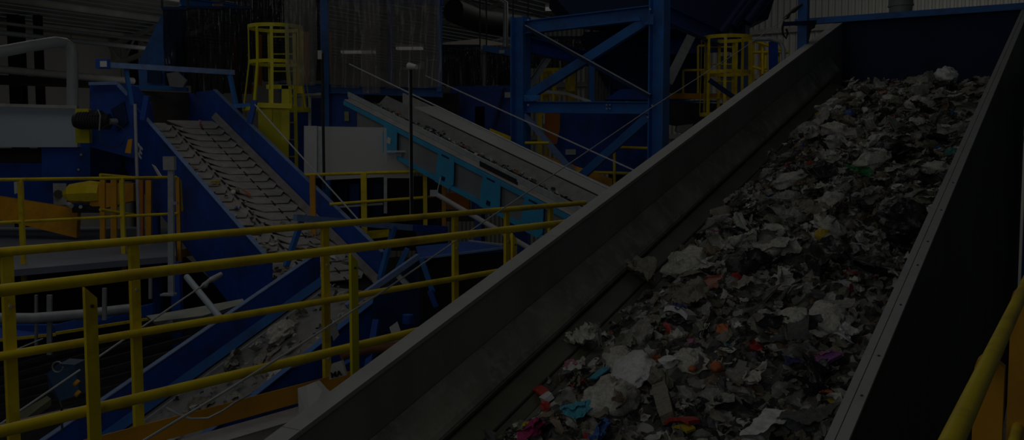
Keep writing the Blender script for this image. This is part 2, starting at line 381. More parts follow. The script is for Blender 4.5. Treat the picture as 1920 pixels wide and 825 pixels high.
# rolled skirt: profile from crease to lower edge
prof = [(-3.085, -.915), (-3.05, -.955), (-3.0, -1.03), (-2.96, -1.085), (-2.945, -1.115), (-2.955, -1.135)]
def extr(prof, th, a0, a1, nseg=1):
    mb = MB(); n = len(prof)
    outer = [(p - 0.0, h - th) for p, h in prof]
    for k in range(nseg):
        A, B = a0 + (a1 - a0) * k / nseg, a0 + (a1 - a0) * (k + 1) / nseg
        for (p, h), (p2, h2) in zip(prof, prof[1:]): mb.quad(M0(A, p, h), M0(B, p, h), M0(B, p2, h2), M0(A, p2, h2))
        for (p, h), (p2, h2) in zip(outer, outer[1:]): mb.quad(M0(A, p, h), M0(B, p, h), M0(B, p2, h2), M0(A, p2, h2))
    (p, h), (q, g) = prof[-1], outer[-1]; mb.quad(M0(a0, p, h), M0(a1, p, h), M0(a1, q, g), M0(a0, q, g))
    (p, h), (q, g) = prof[0], outer[0]; mb.quad(M0(a0, p, h), M0(a1, p, h), M0(a1, q, g), M0(a0, q, g))
    return mb
LIPR = mat('grey_rubber_lip', (.16, .16, .14), .5, var=.3, scale=6)  # mid-grey strip that draws the lip line below the skirt
def cs0(a0, a1, p0, p1, h0, h1): return MB().hexa([M0(a0, p0, h0), M0(a1, p0, h0), M0(a1, p1, h0), M0(a0, p1, h0), M0(a0, p0, h1), M0(a1, p0, h1), M0(a1, p1, h1), M0(a0, p1, h1)])
obj('skirt_rubber', extr(prof, .012, -1.2, SE - .8), SKIRT, t, smooth=True)
obj('skirt_lip', cs0(-1.2, SE - .8, -2.957, -2.938, -1.148, -1.128), LIPR, t)
obj('belt_seam', cs0(-1.2, 12.6, -2.80, -2.785, -1.225, -1.212), BLACK, t)
obj('belt_wing', extr([(-2.99, -1.145), (-2.9, -1.18), (-2.80, -1.215), (-2.72, -1.25)], .012, -1.2, 12.7), WING, t, smooth=True)
mb = MB(); mb.hexa([M0(-1.2, -2.78, -1.275), M0(12.7, -2.78, -1.275), M0(12.7, -.9, -1.275), M0(-1.2, -.9, -1.275), M0(-1.2, -2.78, -1.255), M0(12.7, -2.78, -1.255), M0(12.7, -.9, -1.255), M0(-1.2, -.9, -1.255)])
obj('belt', mb, BELT, t)
mb = MB(); mb.tube([M0(12.7, -2.8, -1.42), M0(12.7, -.9, -1.42)], .17, 20); obj('head_drum', mb, BLACK, t)
mb = MB(); mb.hexa([M0(-1.2, -.838, -1.6), M0(SE, -.838, -1.6), M0(SE, -.815, -1.6), M0(-1.2, -.815, -1.6), M0(-1.2, -.838, -.6), M0(SE, -.838, -.6), M0(SE, -.815, -.6), M0(-1.2, -.815, -.6)])
obj('right_inner_wall', mb, PANEL, t)
for a0, a1 in zip([-1.2, 1.9, 4.4, 6.9, 9.4, 11.9], [1.9, 4.4, 6.9, 9.4, 11.9, SE]):
    for pa, pb in ((-.844, -.808), (-.804, -.757)):
        mb = MB(); A, B = a0 + .002, a1 - .002
        mb.hexa([M0(A, pa, -.6), M0(B, pa, -.6), M0(B, pb, -.6), M0(A, pb, -.6), M0(A, pa, -.585), M0(B, pa, -.585), M0(B, pb, -.585), M0(A, pb, -.585)])
        obj('cap_strip', mb, ZINC, t)
k = 0
for px, py in ((1617, 748), (1649, 670), (1722, 489), (1741, 442), (1766, 390), (1690, 570), (1788, 335)):
    a = M0.s_on(px, py, -.775); q = M0(a, -.778, -.585)
    obj('screw', MB().tube([q - M0.W * .002, q + M0.W * .004], .006, 8), DARK, t)
for i, (a0, a1) in enumerate(zip([-1.2, 2.6, 5.2, 7.8, 10.4], [2.6, 5.2, 7.8, 10.4, SE])):
    mb = MB(); A, B = a0 + .004, a1 - .004
    mb.hexa([M0(A, -.79, -5.2), M0(B, -.79, -5.2), M0(B, -.765, -5.2), M0(A, -.765, -5.2), M0(A, -.79, -.6), M0(B, -.79, -.6), M0(B, -.765, -.6), M0(A, -.765, -.6)])
    obj('outer_panel', mb, PANEL, t)
# end plate (blue) with top beam
mb = MB(); mb.hexa([M0(SE, -3.1, -2.2), M0(SE, -.8, -2.2), M0(SE + .02, -.8, -2.2), M0(SE + .02, -3.1, -2.2), M0(SE, -3.1, -.55), M0(SE, -.8, -.55), M0(SE + .02, -.8, -.55), M0(SE + .02, -3.1, -.55)])
obj('end_plate', mb, mat('end_plate_paint', (0.004, 0.018, 0.075), .6, var=.2, scale=2), t)
zb = M0(SE, 0, -.56).z
a_, b_ = M0(SE - .05, -3.75, 0), M0(SE - .05, -.75, 0)
obj('end_beam', MB().bar(drop(a_, zb - .005), drop(b_, zb - .005), .1, .085), BLUE, t)
q = M0(SE - .1, -.64, 0)
obj('end_post', MB().bar(drop(q, -4), drop(q, zb + 1.0), .16, .16, M0.U), BLUE, t)
q = pd(1506, 60, 12.3)
pt = obj('hose_post', MB().bar(drop(q, .5), drop(q, pd(1506, -40, 12.3).z), .12, .12, M0.U), BLUE, t)
rp = thing('ring_post_bracket', 'dark hook bracket hanging by the blue post at trough head', 'bracket', pd(1470, 75, 12.2))
obj('arm', MB().bar(pd(1470, 45, 12.2), pd(1530, 42, 12.2), .05, .05), NAVY, rp)
obj('hook', MB().tube([pd(1470, 40, 12.2), pd(1467, 52, 12.2), pd(1468, 64, 12.2), pd(1474, 72, 12.2), pd(1477, 62, 12.2), pd(1474, 54, 12.2)], .014, 8), BLACK, rp)
obj('clamp', MB().prism([pd(1516, 40, 12.1), pd(1530, 40, 12.1), pd(1528, 52, 12.1), pd(1521, 56, 12.1), pd(1517, 75, 12.1)], V((0, .05, 0))), BLACK, rp)
single('dark_filler', MB().prism([drop(M0(13.9, -.70, 0), -4), drop(M0(13.9, .6, 0), -4), drop(M0(13.9, .6, 0), 2.6), drop(M0(13.9, -.70, 0), 2.6)], M0.U * .2), PANEL, 'dark filler sheet added beside the far end of the trough at the right edge', 'screen')  # added dark sheet that keeps the right edge black
# supports of the trough
for a in (1.5, 5.0, 8.5, 12.0):
    for p in (-3.0, -1.0):
        q = M0(a, p, -1.6); obj('support_leg', MB().bar(drop(q, ZG), q, .14, .14, M0.U), BLUE_D, t)
obj('under_tray', MB().hexa([M0(-1.2, -3.1, -1.62), M0(SE, -3.1, -1.62), M0(SE, -.85, -1.62), M0(-1.2, -.85, -1.62), M0(-1.2, -3.1, -1.58), M0(SE, -3.1, -1.58), M0(SE, -.85, -1.58), M0(-1.2, -.85, -1.58)]), DARK, t)

# ================================================================== CONVEYOR 1 (cleated plate conveyor, blue sides)
t = thing('plate_conveyor', 'blue-sided conveyor of overlapping grey plates descending from the curtains', 'conveyor', C1(13, 6.6, -6.5))
PL, PR, HT, HB = 5.794, 7.478, -5.091, -5.55
def cs(fr, a0, a1, p0, p1, h0, h1): return MB().hexa([fr(a0, p0, h0), fr(a1, p0, h0), fr(a1, p1, h0), fr(a0, p1, h0), fr(a0, p0, h1), fr(a1, p0, h1), fr(a1, p1, h1), fr(a0, p1, h1)])
SA, SB = 10.95, 15.0
obj('left_side_plate', cs(C1, SA, 15.9, PL - .03, PL, -6.35, HT), BLUE_D, t)
obj('left_flange', cs(C1, SA, 15.0, PL - .05, PL + .02, HT, HT + .012), BLUE_L, t)
mbw = cs(C1, SA, 16.2, PR, PR + .03, HB - .3, HT); obj('right_side_plate', mbw, BLUE_D, t)
obj('right_flange', cs(C1, SA, 16.2, PR - .01, PR + .06, HT, HT + .012), BLUE_L, t)
obj('right_inner_skirt', MB().quad(C1(SA, PR - .012, HB + .10), C1(16.1, PR - .012, HB + .10), C1(16.1, PR - .10, HB + .0), C1(SA, PR - .10, HB + .0), .01), mat('scuffed_skirt', (.27, .25, .24), .6, var=.2, scale=5), t)
obj('bed', cs(C1, SA, 15.8, PL, PR, HB - .10, HB - .05), BLACK, t)
# horizontal head box at the top
tq = C1(16.2, PR, HT)
hb = MB(); pz_t = tq.z
a = C1(16.2, PR, HT); b = V((a.x, a.y, a.z)) + (-C1.N * .0) + C1.U * 1.2
hb.hexa([drop(a, a.z - .9), drop(b, a.z - .9), drop(b + C1.N * .03, a.z - .9), drop(a + C1.N * .03, a.z - .9), a, drop(b, a.z), drop(b + C1.N * .03, a.z), a + C1.N * .03])
obj('head_side_plate', hb, BLUE_D, t)
# back panel brown rubber flap at head (behind hump)
zf = C1(16.0, PR, HB).z; e0, e1 = C1.U * 17.3 + C1.N * (PL + .02), C1.U * 17.3 + C1.N * PR
obj('rubber_flap', MB().quad(drop(e0, zf - .2), drop(e1, zf - .2), drop(e1, tq.z), drop(e0, tq.z), .01), BROWN, t)
e2, e3 = C1(15.75, PL, HB - .07), C1(15.75, PR, HB - .07)
obj('head_belt', MB().quad(e2, e3, drop(C1.U * 17.3 + C1.N * PR, zf - .12), drop(C1.U * 17.3 + C1.N * PL, zf - .12), .01), PLATE, t)
obj('centre_rail', cs(C1, SA, 15.8, PL + .655, PL + .77, HB - .05, HB - .004), PLATE, t)
# overlapping plates: per row a wide right plate and a narrower left one, hexagonal free edge
rows = 21; s_hi, s_lo = 15.75, 10.98; step = (s_hi - s_lo) / rows; rnd = random.Random(5)
def plate(a, p0, p1, jit):
    L = step * 2.6; w = p1 - p0; c = min(w * .24, .22)
    up = .026 + jit; th = .012
    out = [(a + L * .5, p0), (a + L * .5, p1), (a + step * .15, p1), (a - step * .42, p1 - c * .6), (a - step * .42, p0 + c * .9), (a + step * .5, p0)]
    mb = MB()
    def hgt(s_): return HB - .045 + (.056 + jit if s_ < a else (.046 + jit if s_ < a + step * .6 else .004))
    top = [C1(s_, p_, hgt(s_) + th) for s_, p_ in out]; bot = [C1(s_, p_, hgt(s_)) for s_, p_ in out]
    n = 6; mb.add(top + bot, [list(range(n)), [n + i for i in reversed(range(n))]] + [[i, (i + 1) % n, n + (i + 1) % n, n + i] for i in range(n)])
    return mb
for i in range(rows):
    a = s_hi - i * step
    if i % 2 == 0 or True:
        obj('belt_plate', plate(a, PL + .75, PR - .11, rnd.uniform(0, .006)), PLATE, t)
        obj('belt_plate', plate(a - step * .5, PL + .02, PL + .67, rnd.uniform(0, .006)), PLATE, t)
        obj('guide_slot', MB().bar(C1(a - step * .15, PL + 1.2, HB + .026), C1(a - step * .7, PL + 1.2, HB + .026), .018, .012), BLACK, t)
        obj('guide_slot', MB().bar(C1(a - step * .15, PL + .71, HB + .02), C1(a - step * .7, PL + .71, HB + .02), .024, .012), BLACK, t)
        obj('guide_slot', MB().bar(C1(a - step * .15, PR - .095, HB + .012), C1(a - step * .75, PR - .095, HB + .012), .016, .012), BLACK, t)
# plate ribs and marks on left side plate
for px, py, w_ in ((293, 318, .0), ):
    a = C1.s_on(px, py, PL - .04); q = C1(a, PL - .034, 0); z0 = pd(293, 318, q.y).z
    obj('label_strip', MB().prism([pd(286, 308, 14.2), pd(292, 312, 14.15), pd(306, 333, 14.05), pd(300, 333, 14.1)], V((-.01, -.01, 0))), PAPER, t)
q = pd(264, 285, 14.3)
text('ce_mark', 'CE', .24, q + V((-.06, -.09, .02)), -C1.D * 1.0, V((0, 0, 1)), PAPER, t)
# leg plates and end panel
obj('front_apron', MB().quad(C1(SA, PL, HB - .1), C1(SA, PR, HB - .1), C1(SA, PR, HB - .55), C1(SA, PL, HB - .55), .02), NAVY, t)
for a in (12.0, 14.9):
    for p in (PL + .05, PR - .05):
        q = C1(a, p, HB - .4); obj('support_leg', MB().bar(drop(q, ZG), q, .12, .12), BLUE_D, t)
# hoops over the plate conveyor
def hoop(A, B, L0, L1, R0, R1, label, bw=.075):
    h = thing('overhead_hoop', label, 'frame', V(L1))
    obj('cross_beam', MB().bar(A, B, bw, bw * 1.1), BLUE_L, h)
    obj('hoop_leg', MB().bar(L0, L1, .07, .055), BLUE, h); obj('hoop_leg', MB().bar(R0, R1, .07, .055), BLUE, h); return h
h = hoop(pd(186, 121, 14.3), pd(438, 136, 16.0), pd(235, 124, 14.65), pd(247, 197, 14.7), pd(430, 136, 15.95), pd(443, 198, 15.9), 'blue hoop frame over the top of the plate conveyor')
obj('end_box', MB().box(pd(193, 120, 14.3), .18, .1, .14), BLUE_D, h); obj('name_label', MB().box(pd(194, 120, 14.24), .1, .01, .085), PAPER, h)
obj('foot_bracket', MB().bar(pd(437, 199, 15.8), pd(470, 197, 15.85), .06, .07), BLUE, h)
h = hoop(pd(553, 408, 11.4), pd(772, 427, 12.9), pd(566, 412, 11.5), pd(536, 500, 11.35), pd(739, 425, 12.6), pd(712, 525, 12.4), 'blue hoop frame across the lower end of the plate conveyor')
obj('end_box', MB().bar(pd(770, 427, 12.9), pd(835, 430, 13.3), .1, .09), BLUE_D, h)
# stubby bracket posts on flanges
for (x0, y0, x1, y1, d_, lb) in ((276, 180, 268, 225, 14.75, 'short blue bracket post at the upper left flange of plate conveyor'), (478, 188, 468, 232, 15.3, 'short blue bracket post near the yellow ladder foot')):
    mbk = MB().bar(pd(x0, y0, d_), pd(x1, y1, d_), .08, .08)
    single('bracket_post', mbk, BLUE_D, lb, 'bracket')

# ================================================================== CONVEYOR 2 (below, towards lower left)
t = thing('transfer_conveyor', 'blue-walled conveyor with pale waste running to the lower left', 'conveyor', C2(6, -7.7, -3.6))
QL, QR, QH, QB = -8.44, -6.945, -3.005, -3.36
q0, q1 = C2.s_on(40, 858, QL), C2.s_on(600, 473, QL)
obj('left_side_plate', cs(C2, q0, q1, QL - .03, QL, QB - .3, QH), BLUE_D, t)
obj('left_flange', cs(C2, q0, q1, QL - .06, QL + .01, QH, QH + .012), BLUE_L, t)
obj('left_skirt', MB().quad(C2(q0, QL + .01, QB + .06), C2(q1, QL + .01, QB + .06), C2(q1, QL + .07, QB - .03), C2(q0, QL + .07, QB - .03), .01), BLUE, t)
obj('belt', cs(C2, q0, q1, QL, QR, QB - .09, QB - .06), mat('scuffed_grey_belt', (.30, .29, .28), .65, var=.15, scale=4, dirt=(.22, .215, .2)), t)
obj('right_side_plate', cs(C2, q0, q1 - .2, QR, QR + .03, QB - .35, QH - .10), BLUE_D, t)
obj('right_flange', cs(C2, q0, q1 - .2, QR - .03, QR + .05, QH - .1, QH - .088), BLUE, t)
obj('wear_strip', cs(C2, q0, q1, QL + .17, QL + .19, QB - .06, QB - .02), GALV, t)
obj('wear_strip', cs(C2, q0, q1, QR - .3, QR - .28, QB - .06, QB + .0), GALV, t)
for a in (q0 + .5, q1 - .5):
    for p in (QL + .05, QR - .05):
        q = C2(a, p, QB - .3); obj('support_leg', MB().bar(drop(q, ZG), q, .1, .1), BLUE_D, t)

# ================================================================== CONVEYOR 3 (cyan side frames)
t = thing('guarded_conveyor', 'grey and cyan framed conveyor descending right behind the walkway railing', 'conveyor', C3(10, 9, -2.5))
g0, g1 = 7.4, 13.2
obj('side_rail', cs(C3, g0, 13.0, 8.50, 8.535, -1.70, -1.625), GALV, t)
obj('side_skirt', cs(C3, 9.75, 13.0, 8.515, 8.53, -1.78, -1.66), LIGHTG, t)
obj('side_skirt', cs(C3, g0, 9.0, 8.515, 8.53, -1.78, -1.66), LIGHTG, t)
obj('idler_box', cs(C3, 9.0, 9.75, 8.50, 8.53, -1.775, -1.67), BLACK, t)
obj('outer_tray', cs(C3, g0, 13.0, 8.44, 8.52, -1.76, -1.745), LIGHTG, t)
obj('upper_cyan_rail', cs(C3, g0, 13.0, 8.42, 8.49, -1.835, -1.77), CYAN, t)
obj('lower_cyan_rail', cs(C3, g0, 12.6, 8.42, 8.49, -2.25, -2.19), CYAN, t)
obj('guard_sheet', cs(C3, g0, 12.7, 8.475, 8.49, -2.2, -1.82), MESH, t)
def plate_on(px0, py0, px1, py1, slant):   # cyan gusset between the rails, at the belt side plane
    a0, a1 = C3.s_on(px0, py0, 8.40), C3.s_on(px1, py1, 8.40)
    return a0, a1
for px, w_, hole in ((729, .40, 0), (833, .42, 1), (918, .42, 1), (997, .42, 1)):
    py = {729: 232, 833: 292, 918: 340, 997: 383}[px]
    a = C3.s_on(px, py, 8.41); top = -1.80; bot = -2.26
    P = [C3(a + w_ / 2 - .07, 8.415, top + .02), C3(a - w_ / 2, 8.415, top + .02), C3(a - w_ / 2 + .02, 8.415, bot + .1), C3(a - w_ / 2 + .12, 8.415, bot), C3(a + w_ / 2 + .02, 8.415, bot)]
    g = obj('gusset_plate', MB().prism(P, C3.N * .012), CYAN, t)
    if hole:
        c = C3(a + .03, 8.41, bot + .11)
        obj('bolt_pad', MB().box(c, .07, .012, .06, C3.D, C3.N, C3.W), NAVY, g)
        obj('slot_plate', MB().box(C3(a - .02, 8.41, top - .02), .16, .01, .02, C3.D, C3.N, C3.W), NAVY, g)
    else:
        obj('warning_label', MB().box(C3(a, 8.408, bot + .24), .09, .006, .09, C3.D, C3.N, C3.W), PAPER, g)
obj('belt', cs(C3, g0, 13.2, 8.6, 9.55, -1.86, -1.84), BELT, t)
obj('far_wall', cs(C3, g0, 13.0, 9.60, 9.63, -1.95, -1.60), LIGHTG, t)
obj('far_cover', MB().quad(C3(g0, 9.28, -1.628), C3(12.25, 9.28, -1.628), C3(12.25, 9.70, -1.600), C3(g0, 9.70, -1.600), .012), WHITE, t)
obj('belt_edge_skirt', MB().quad(C3(g0, 9.27, -1.66), C3(13, 9.27, -1.66), C3(13, 9.10, -1.82), C3(g0, 9.10, -1.82), .01), STEEL, t)
for k in range(7):
    a = g0 + .5 + k * .8
    obj('return_roller', MB().tube([C3(a, 8.55, -2.12), C3(a, 9.55, -2.12)], .05, 10), DARK, t)
for a in (8.2, 9.9):
    q = C3(a, 8.6, -2.2); obj('support_leg', MB().bar(drop(q, ZG), q, .09, .09), BLUE_D, t)
    q = C3(a, 9.5, -2.2); obj('support_leg', MB().bar(drop(q, ZG), q, .09, .09), BLUE_D, t)

# ================================================================== BLUE STEEL FRAME (middle)
t = thing('support_tower', 'tall blue bolted steel frame with crossed braces behind the trough wall', 'frame', drop(pd(1100, 300, 16), ZG))
cl, cr = pd(976, 100, 16.0), pd(1236, 100, 14.6)
fx = (cr - cl).normalized(); fx = drop(fx, 0).normalized(); fy = V((-fx.y, fx.x, 0))
cb = cr + fy * 3.6; cbl = cl + fy * 3.6
topz = 3.86
def column(q, z1, w_=.25, m=BLUE):
    return MB().ibeam(drop(q, ZG), drop(q, z1), w_, w_, .022, fx)
for q, z1 in ((cl, 3.84), (cr, 3.98), (cb, 3.9), (cbl, 3.8)): obj('column', column(q, z1), BLUE, t)
obj('top_beam', MB().ibeam(drop(cl, 3.66) + fx * .12, drop(cr, 3.72) - fx * .12, .16, .22, .018), BLUE, t)
obj('top_beam', MB().ibeam(drop(cb, 3.6), drop(cbl, 3.6), .16, .3, .018), BLUE_D, t)
obj('top_beam', MB().ibeam(drop(cr, 3.72) + fy * .12, drop(cb, 3.5), .14, .26, .018), BLUE_D, t)
obj('top_beam', MB().ibeam(drop(cl, 3.4), drop(cbl, 3.3), .16, .26, .018), BLUE_D, t)
zl = pd(976, 201, 16).z; zr = pd(1236, 202, 14.6).z
lbm = obj('lower_beam', MB().ibeam(drop(cl, zl) + fx * .12, drop(cr, zr) - fx * .12, .14, .19, .016), BLUE, t)
for px in (1137, 1143):
    for py in (197, 204):
        q = pd(px, py, 15.05); obj('bolt', MB().tube([q, q + V((0, -.05, 0))], .014, 6), GALV, lbm)
for (px, py, dd) in ((990, 38, 15.8), (1218, 18, 14.6), (1218, 30, 14.6), (990, 197, 15.8), (1222, 198, 14.5), (1214, 220, 14.6)):
    q = pd(px, py, dd); obj('bolt', MB().tube([q, q + V((0, -.05, 0))], .016, 6), GALV, t)
obj('brace', MB().bar(pd(986, 51, 15.8), pd(1220, 181, 14.55), .05, .06), NAVY, t)
obj('brace_edge', MB().bar(pd(986, 47.5, 15.8), pd(1220, 177, 14.55), .06, .012), GALV, t)
obj('brace', MB().bar(pd(1214, 38, 14.7), pd(988, 182, 15.95), .10, .15), BLUE, t)
obj('brace', MB().bar(pd(984, 216, 15.9), pd(1080, 330, 15.3), .06, .09), BLUE_L, t)
obj('brace', MB().bar(pd(1216, 218, 14.7), pd(1085, 335, 15.3), .09, .13), BLUE, t)
obj('gusset', MB().prism([pd(982, 178, 15.8), pd(1012, 178, 15.7), pd(1012, 186, 15.7), pd(998, 190, 15.7), pd(982, 190, 15.8)], V((0, .02, 0))), BLUE, t)
obj('gusset', MB().prism([pd(1198, 28, 14.6), pd(1225, 26, 14.5), pd(1225, 46, 14.5), pd(1206, 46, 14.6)], V((0, .02, 0))), BLUE, t)
single('diagonal_strut', MB().ibeam(pd(988, 168, 17.2), pd(1044, 84, 17.2), .10, .13, .012), GALV, 'bare grey diagonal strut left of the crossed braces', 'strut')
single('diagonal_strut', MB().ibeam(pd(1250, 160, 16.0), pd(1302, 55, 17.3), .14, .15, .014, V((0, 1, 0))), GALV, 'bare grey diagonal strut right of the tall blue column', 'strut')
# sloped blue chute and hoppers behind the frame
def slab(name, pts, d, m, label, cat, thick=.06, ds=None):
    P = [pd(x, y, (ds[i] if ds else d)) for i, (x, y) in enumerate(pts)]
    return single(name, MB().prism(P, V((0, thick, 0))), m, label, cat)
def kid(name, mb, m, parent): return obj(name, mb, m, parent)
def hang(t, pts):
    for p in pts:
        n_ = p.dot(HN); obj('hanger_rod', MB().bar(p, drop(p, roof_z(n_)), .03, .03), DARK, t)
def box_px(x0, y0, x1, y1, d, depth, m, name, parent=None, d1=None):
    d1 = d1 or d
    a, b, c, e = pd(x0, y0, d), pd(x1, y0, d1), pd(x1, y1, d1), pd(x0, y1, d)
    c = drop(b, c.z); e = drop(a, e.z); b.z = a.z if abs(b.z - a.z) < .25 else b.z
    return MB().prism([e, c, b, a], V((0, depth, 0)))
slab('blue_hopper', [(1040, -60), (1470, -60), (1440, 36), (1300, 60), (1070, 28), (1036, -10)], 17.2, NAVY, 'large dark blue hopper above the steel frame', 'hopper', 1.6)
for i, (a, b) in enumerate((((1352, 62), (1420, -30)), ((1372, 48), (1440, -40)), ((1400, 42), (1462, -40)))):
    single('hopper_tube', MB().tube([pd(*a, 16.6), pd(*b, 16.6)], .105, 14), NAVY, ['leftmost thick slanted dark tube under the hopper', 'middle thick slanted dark tube under the hopper', 'rightmost thick slanted dark tube under the hopper'][i], 'tube')
slab('chute_box', [(1096, 60), (1215, 55), (1320, 60), (1320, 180), (1215, 196), (1152, 165), (1112, 95)], 18.6, NAVY, 'dark blue chute box seen between the frame braces', 'chute', 1.2)
lh = slab('lower_hopper', [(1035, 212), (1220, 214), (1220, 300), (1180, 330), (1095, 318), (1045, 290)], 17.5, BLUE_D, 'blue hopper wall with white tag below the lower beam', 'hopper', .9)
kid('tag_plate', MB().box(pd(1070, 285, 17.4), .19, .01, .10), PAPER, lh)
slab('angled_housing', [(1137, 186), (1162, 168), (1195, 166), (1225, 187)], 16.7, BLUE_D, 'blue angled housing resting behind the lower beam', 'housing', .5)
iw = slab('bunker_wall', [(845, 162), (962, 160), (962, 262), (900, 255), (845, 215)], 19.5, BLUE_D, 'flat dark blue bunker wall left of the steel frame', 'wall panel', .3)
kid('tag_plate', MB().box(pd(953, 178, 19.3), .15, .01, .11), PAPER, iw)
kid('seam_bar', MB().bar(pd(945, 165, 19.35), pd(925, 245, 19.35), .05, .05), NAVY, iw)
kid('support_post', MB().bar(drop(pd(900, 200, 19.6), ZG), pd(900, 200, 19.6), .2, .2), NAVY, iw)
bp_ = slab('back_panel', [(1100, 80), (1122, 80), (1160, 140), (1160, 200), (1100, 200)], 20.5, LIGHTG, 'pale translucent sheet behind the right of the yellow cage', 'sheet', .03)
hang(bp_, [pd(1111, 80, 20.5)])
single('frame_upright', MB().bar(pd(1109, 115, 17.6), pd(1109, 195, 17.6), .10, .10), BLUE, 'slim blue upright between the frame braces', 'upright')
single('sloping_beam', MB().bar(pd(990, 168, 16.9), pd(1064, 176, 16.9), .05, .05), GALV, 'thin pale sloping edge beam behind the left column', 'beam')
single('sloping_beam', MB().bar(pd(1064, 176, 16.9), pd(1108, 191, 16.8), .05, .05), GALV, 'thin pale edge beam dropping toward the slim upright', 'beam')
slab('conveyor_drop_box', [(1250, 190), (1400, 196), (1330, 245), (1250, 228)], 17.8, DARK, 'dark drop box under the right yellow platform', 'chute', .8)
single('white_vent', MB().prism([pd(1270, 236, 17.6), pd(1300, 232, 17.6), pd(1290, 252, 17.6), pd(1268, 246, 17.6)], V((0, .2, 0))), LIGHTG, 'small pale vent cover under the right yellow platform', 'cover')
slab('lower_right_block', [(1150, 285), (1250, 285), (1250, 340), (1150, 340)], 18.4, NAVY, 'dark blue machine block low behind the frame', 'machine', .8)

# ================================================================== CAGED LADDERS
def cage(name, label, cx, d, top, mid, bot, r_top, m, n=9, rb=None, foot=None):
    c0 = pd(cx, top, d); zt = c0.z; zm = pd(cx, mid, d).z; zb = pd(cx, bot, d).z
    c = drop(c0, 0)
    t = thing(name, label, 'ladder', drop(c0, zb))
    rb = rb or r_top * 1.3
    def hoop_pts(z, r, cc): return [cc + V((r * math.cos(a), r * math.sin(a), z)) for a in [2 * math.pi * k / 28 for k in range(28)]]
    def ring(z, r):
        mb = MB(); P = hoop_pts(0, r, drop(c, z)); k = len(P)
        for i in range(k):
            a, b = P[i], P[(i + 1) % k]; ai, bi = c + (drop(a, 0) - c) * (1 - .012 / r), c + (drop(b, 0) - c) * (1 - .012 / r)
            h_ = .03
            mb.add([drop(a, z - h_), drop(b, z - h_), drop(b, z + h_), drop(a, z + h_), drop(ai, z - h_), drop(bi, z - h_), drop(bi, z + h_), drop(ai, z + h_)],
                   [[0, 1, 2, 3], [4, 7, 6, 5], [3, 2, 6, 7], [0, 4, 5, 1]])
        return mb
    obj('cage_hoop', ring(zt, r_top), m, t); obj('cage_hoop', ring(zm, r_top), m, t); obj('cage_hoop', ring(zb, rb), m, t)
    for k in range(n):
        a = math.pi * (.08 + 2.0 * k / n)
        u = V((math.cos(a), math.sin(a), 0)); v_ = V((-u.y, u.x, 0))
        p = [drop(c, z) + u * r for z, r in ((zt, r_top), (zm, r_top), (zb, rb))]
        mb = MB().bar(p[0], p[1], .008, .05, v_)
        mb.bar(p[1], p[2], .008, .05, v_)
        obj('cage_strap', mb, m, t)
    for sgn in (-1, 1):
        q = drop(c, 0) + V((sgn * .22, r_top * .98, 0))
        obj('stile', MB().bar(drop(q, zb - 3), drop(q, zt), .06, .025, V((0, 1, 0))), m, t)
    for k in range(int((zt - zb + 2.6) / .3)):
        z = zt - .1 - k * .3; q = drop(c, z) + V((0, r_top * .98, 0))
        obj('rung', MB().tube([q - V((.22, 0, 0)), q + V((.22, 0, 0))], .014, 6), m, t)
    return t, c, zt, zm, zb
t, c, zt, zm, zb = cage('caged_ladder', 'bright yellow caged ladder with flared cage left of the clear curtains', 516, 16.2, 52, 118, 205, .46, YEL_B, 11, .57)
obj('back_plate', MB().prism([pd(484, 205, 16.4), pd(541, 205, 16.4), pd(541, 300, 16.4), pd(500, 300, 16.4), pd(484, 270, 16.4)], V((0, .03, 0))), YEL_B, t)
obj('gate_frame', MB().bar(pd(508, 160, 15.9), pd(508, 232, 15.9), .05, .05), YEL_B, t)
obj('gate_frame', MB().bar(pd(536, 160, 15.9), pd(536, 262, 15.9), .13, .05, V((0, 1, 0))), YEL_B, t)
obj('gate_frame', MB().bar(pd(500, 163, 15.9), pd(552, 163, 15.9), .05, .07), YEL_B, t)
obj('gate_frame', MB().bar(pd(480, 197, 15.6), pd(548, 199, 15.6), .05, .08), YEL_B, t)
obj('tall_strap', MB().bar(pd(563, 58, 16.2), pd(563, 175, 16.2), .11, .02, V((0, 1, 0))), YEL, t)
t, *_ = cage('caged_ladder', 'yellow ladder cage seen through the left part of the blue frame', 1046, 19.4, 133, 175, 215, .40, YEL, 9, .42)
obj('tall_strap', MB().bar(pd(1073, 132, 19.4), pd(1073, 200, 19.4), .1, .02, V((0, 1, 0))), YEL, t)
t, c, zt, zm, zb = cage('caged_ladder', 'yellow caged ladder right of the tall blue column', 1363, 16.2, 72, 137, 215, .43, YEL, 9, .44)
obj('wide_strap', MB().bar(pd(1409, 75, 16.2), pd(1409, 165, 16.2), .11, .02, V((0, 1, 0))), YEL, t)
# platform + rails by right ladder
t = thing('upper_platform', 'yellow edged platform with low railing behind the right caged ladder', 'platform', pd(1310, 185, 16.8))
obj('edge_beam', MB().bar(pd(1250, 180, 16.6), pd(1370, 181, 16.9), .06, .10), ORA, t)
obj('edge_beam', MB().bar(pd(1250, 190, 16.55), pd(1345, 190, 16.8), .04, .03), BLUE_D, t)
for a, b in (((1281, 132), (1281, 180)), ((1309, 86), (1309, 180)), ((1281, 132), (1330, 131)), ((1309, 86), (1330, 86))):
    obj('rail_pipe', MB().tube([pd(*a, 16.9), pd(*b, 16.9)], .022, 8), YEL, t)
t = thing('landing_railing', 'yellow landing railing between the right caged ladder and the trough lip', 'railing', pd(1440, 150, 16))
for a, b in (((1410, 75), (1478, 98)), ((1412, 98), (1478, 98)), ((1412, 125), (1440, 134)), ((1430, 85), (1430, 140)), ((1459, 92), (1459, 125)), ((1436, 98), (1436, 130))):
    obj('rail_pipe', MB().tube([pd(*a, 16.0), pd(*b, 15.8)], .026, 8), YEL, t)
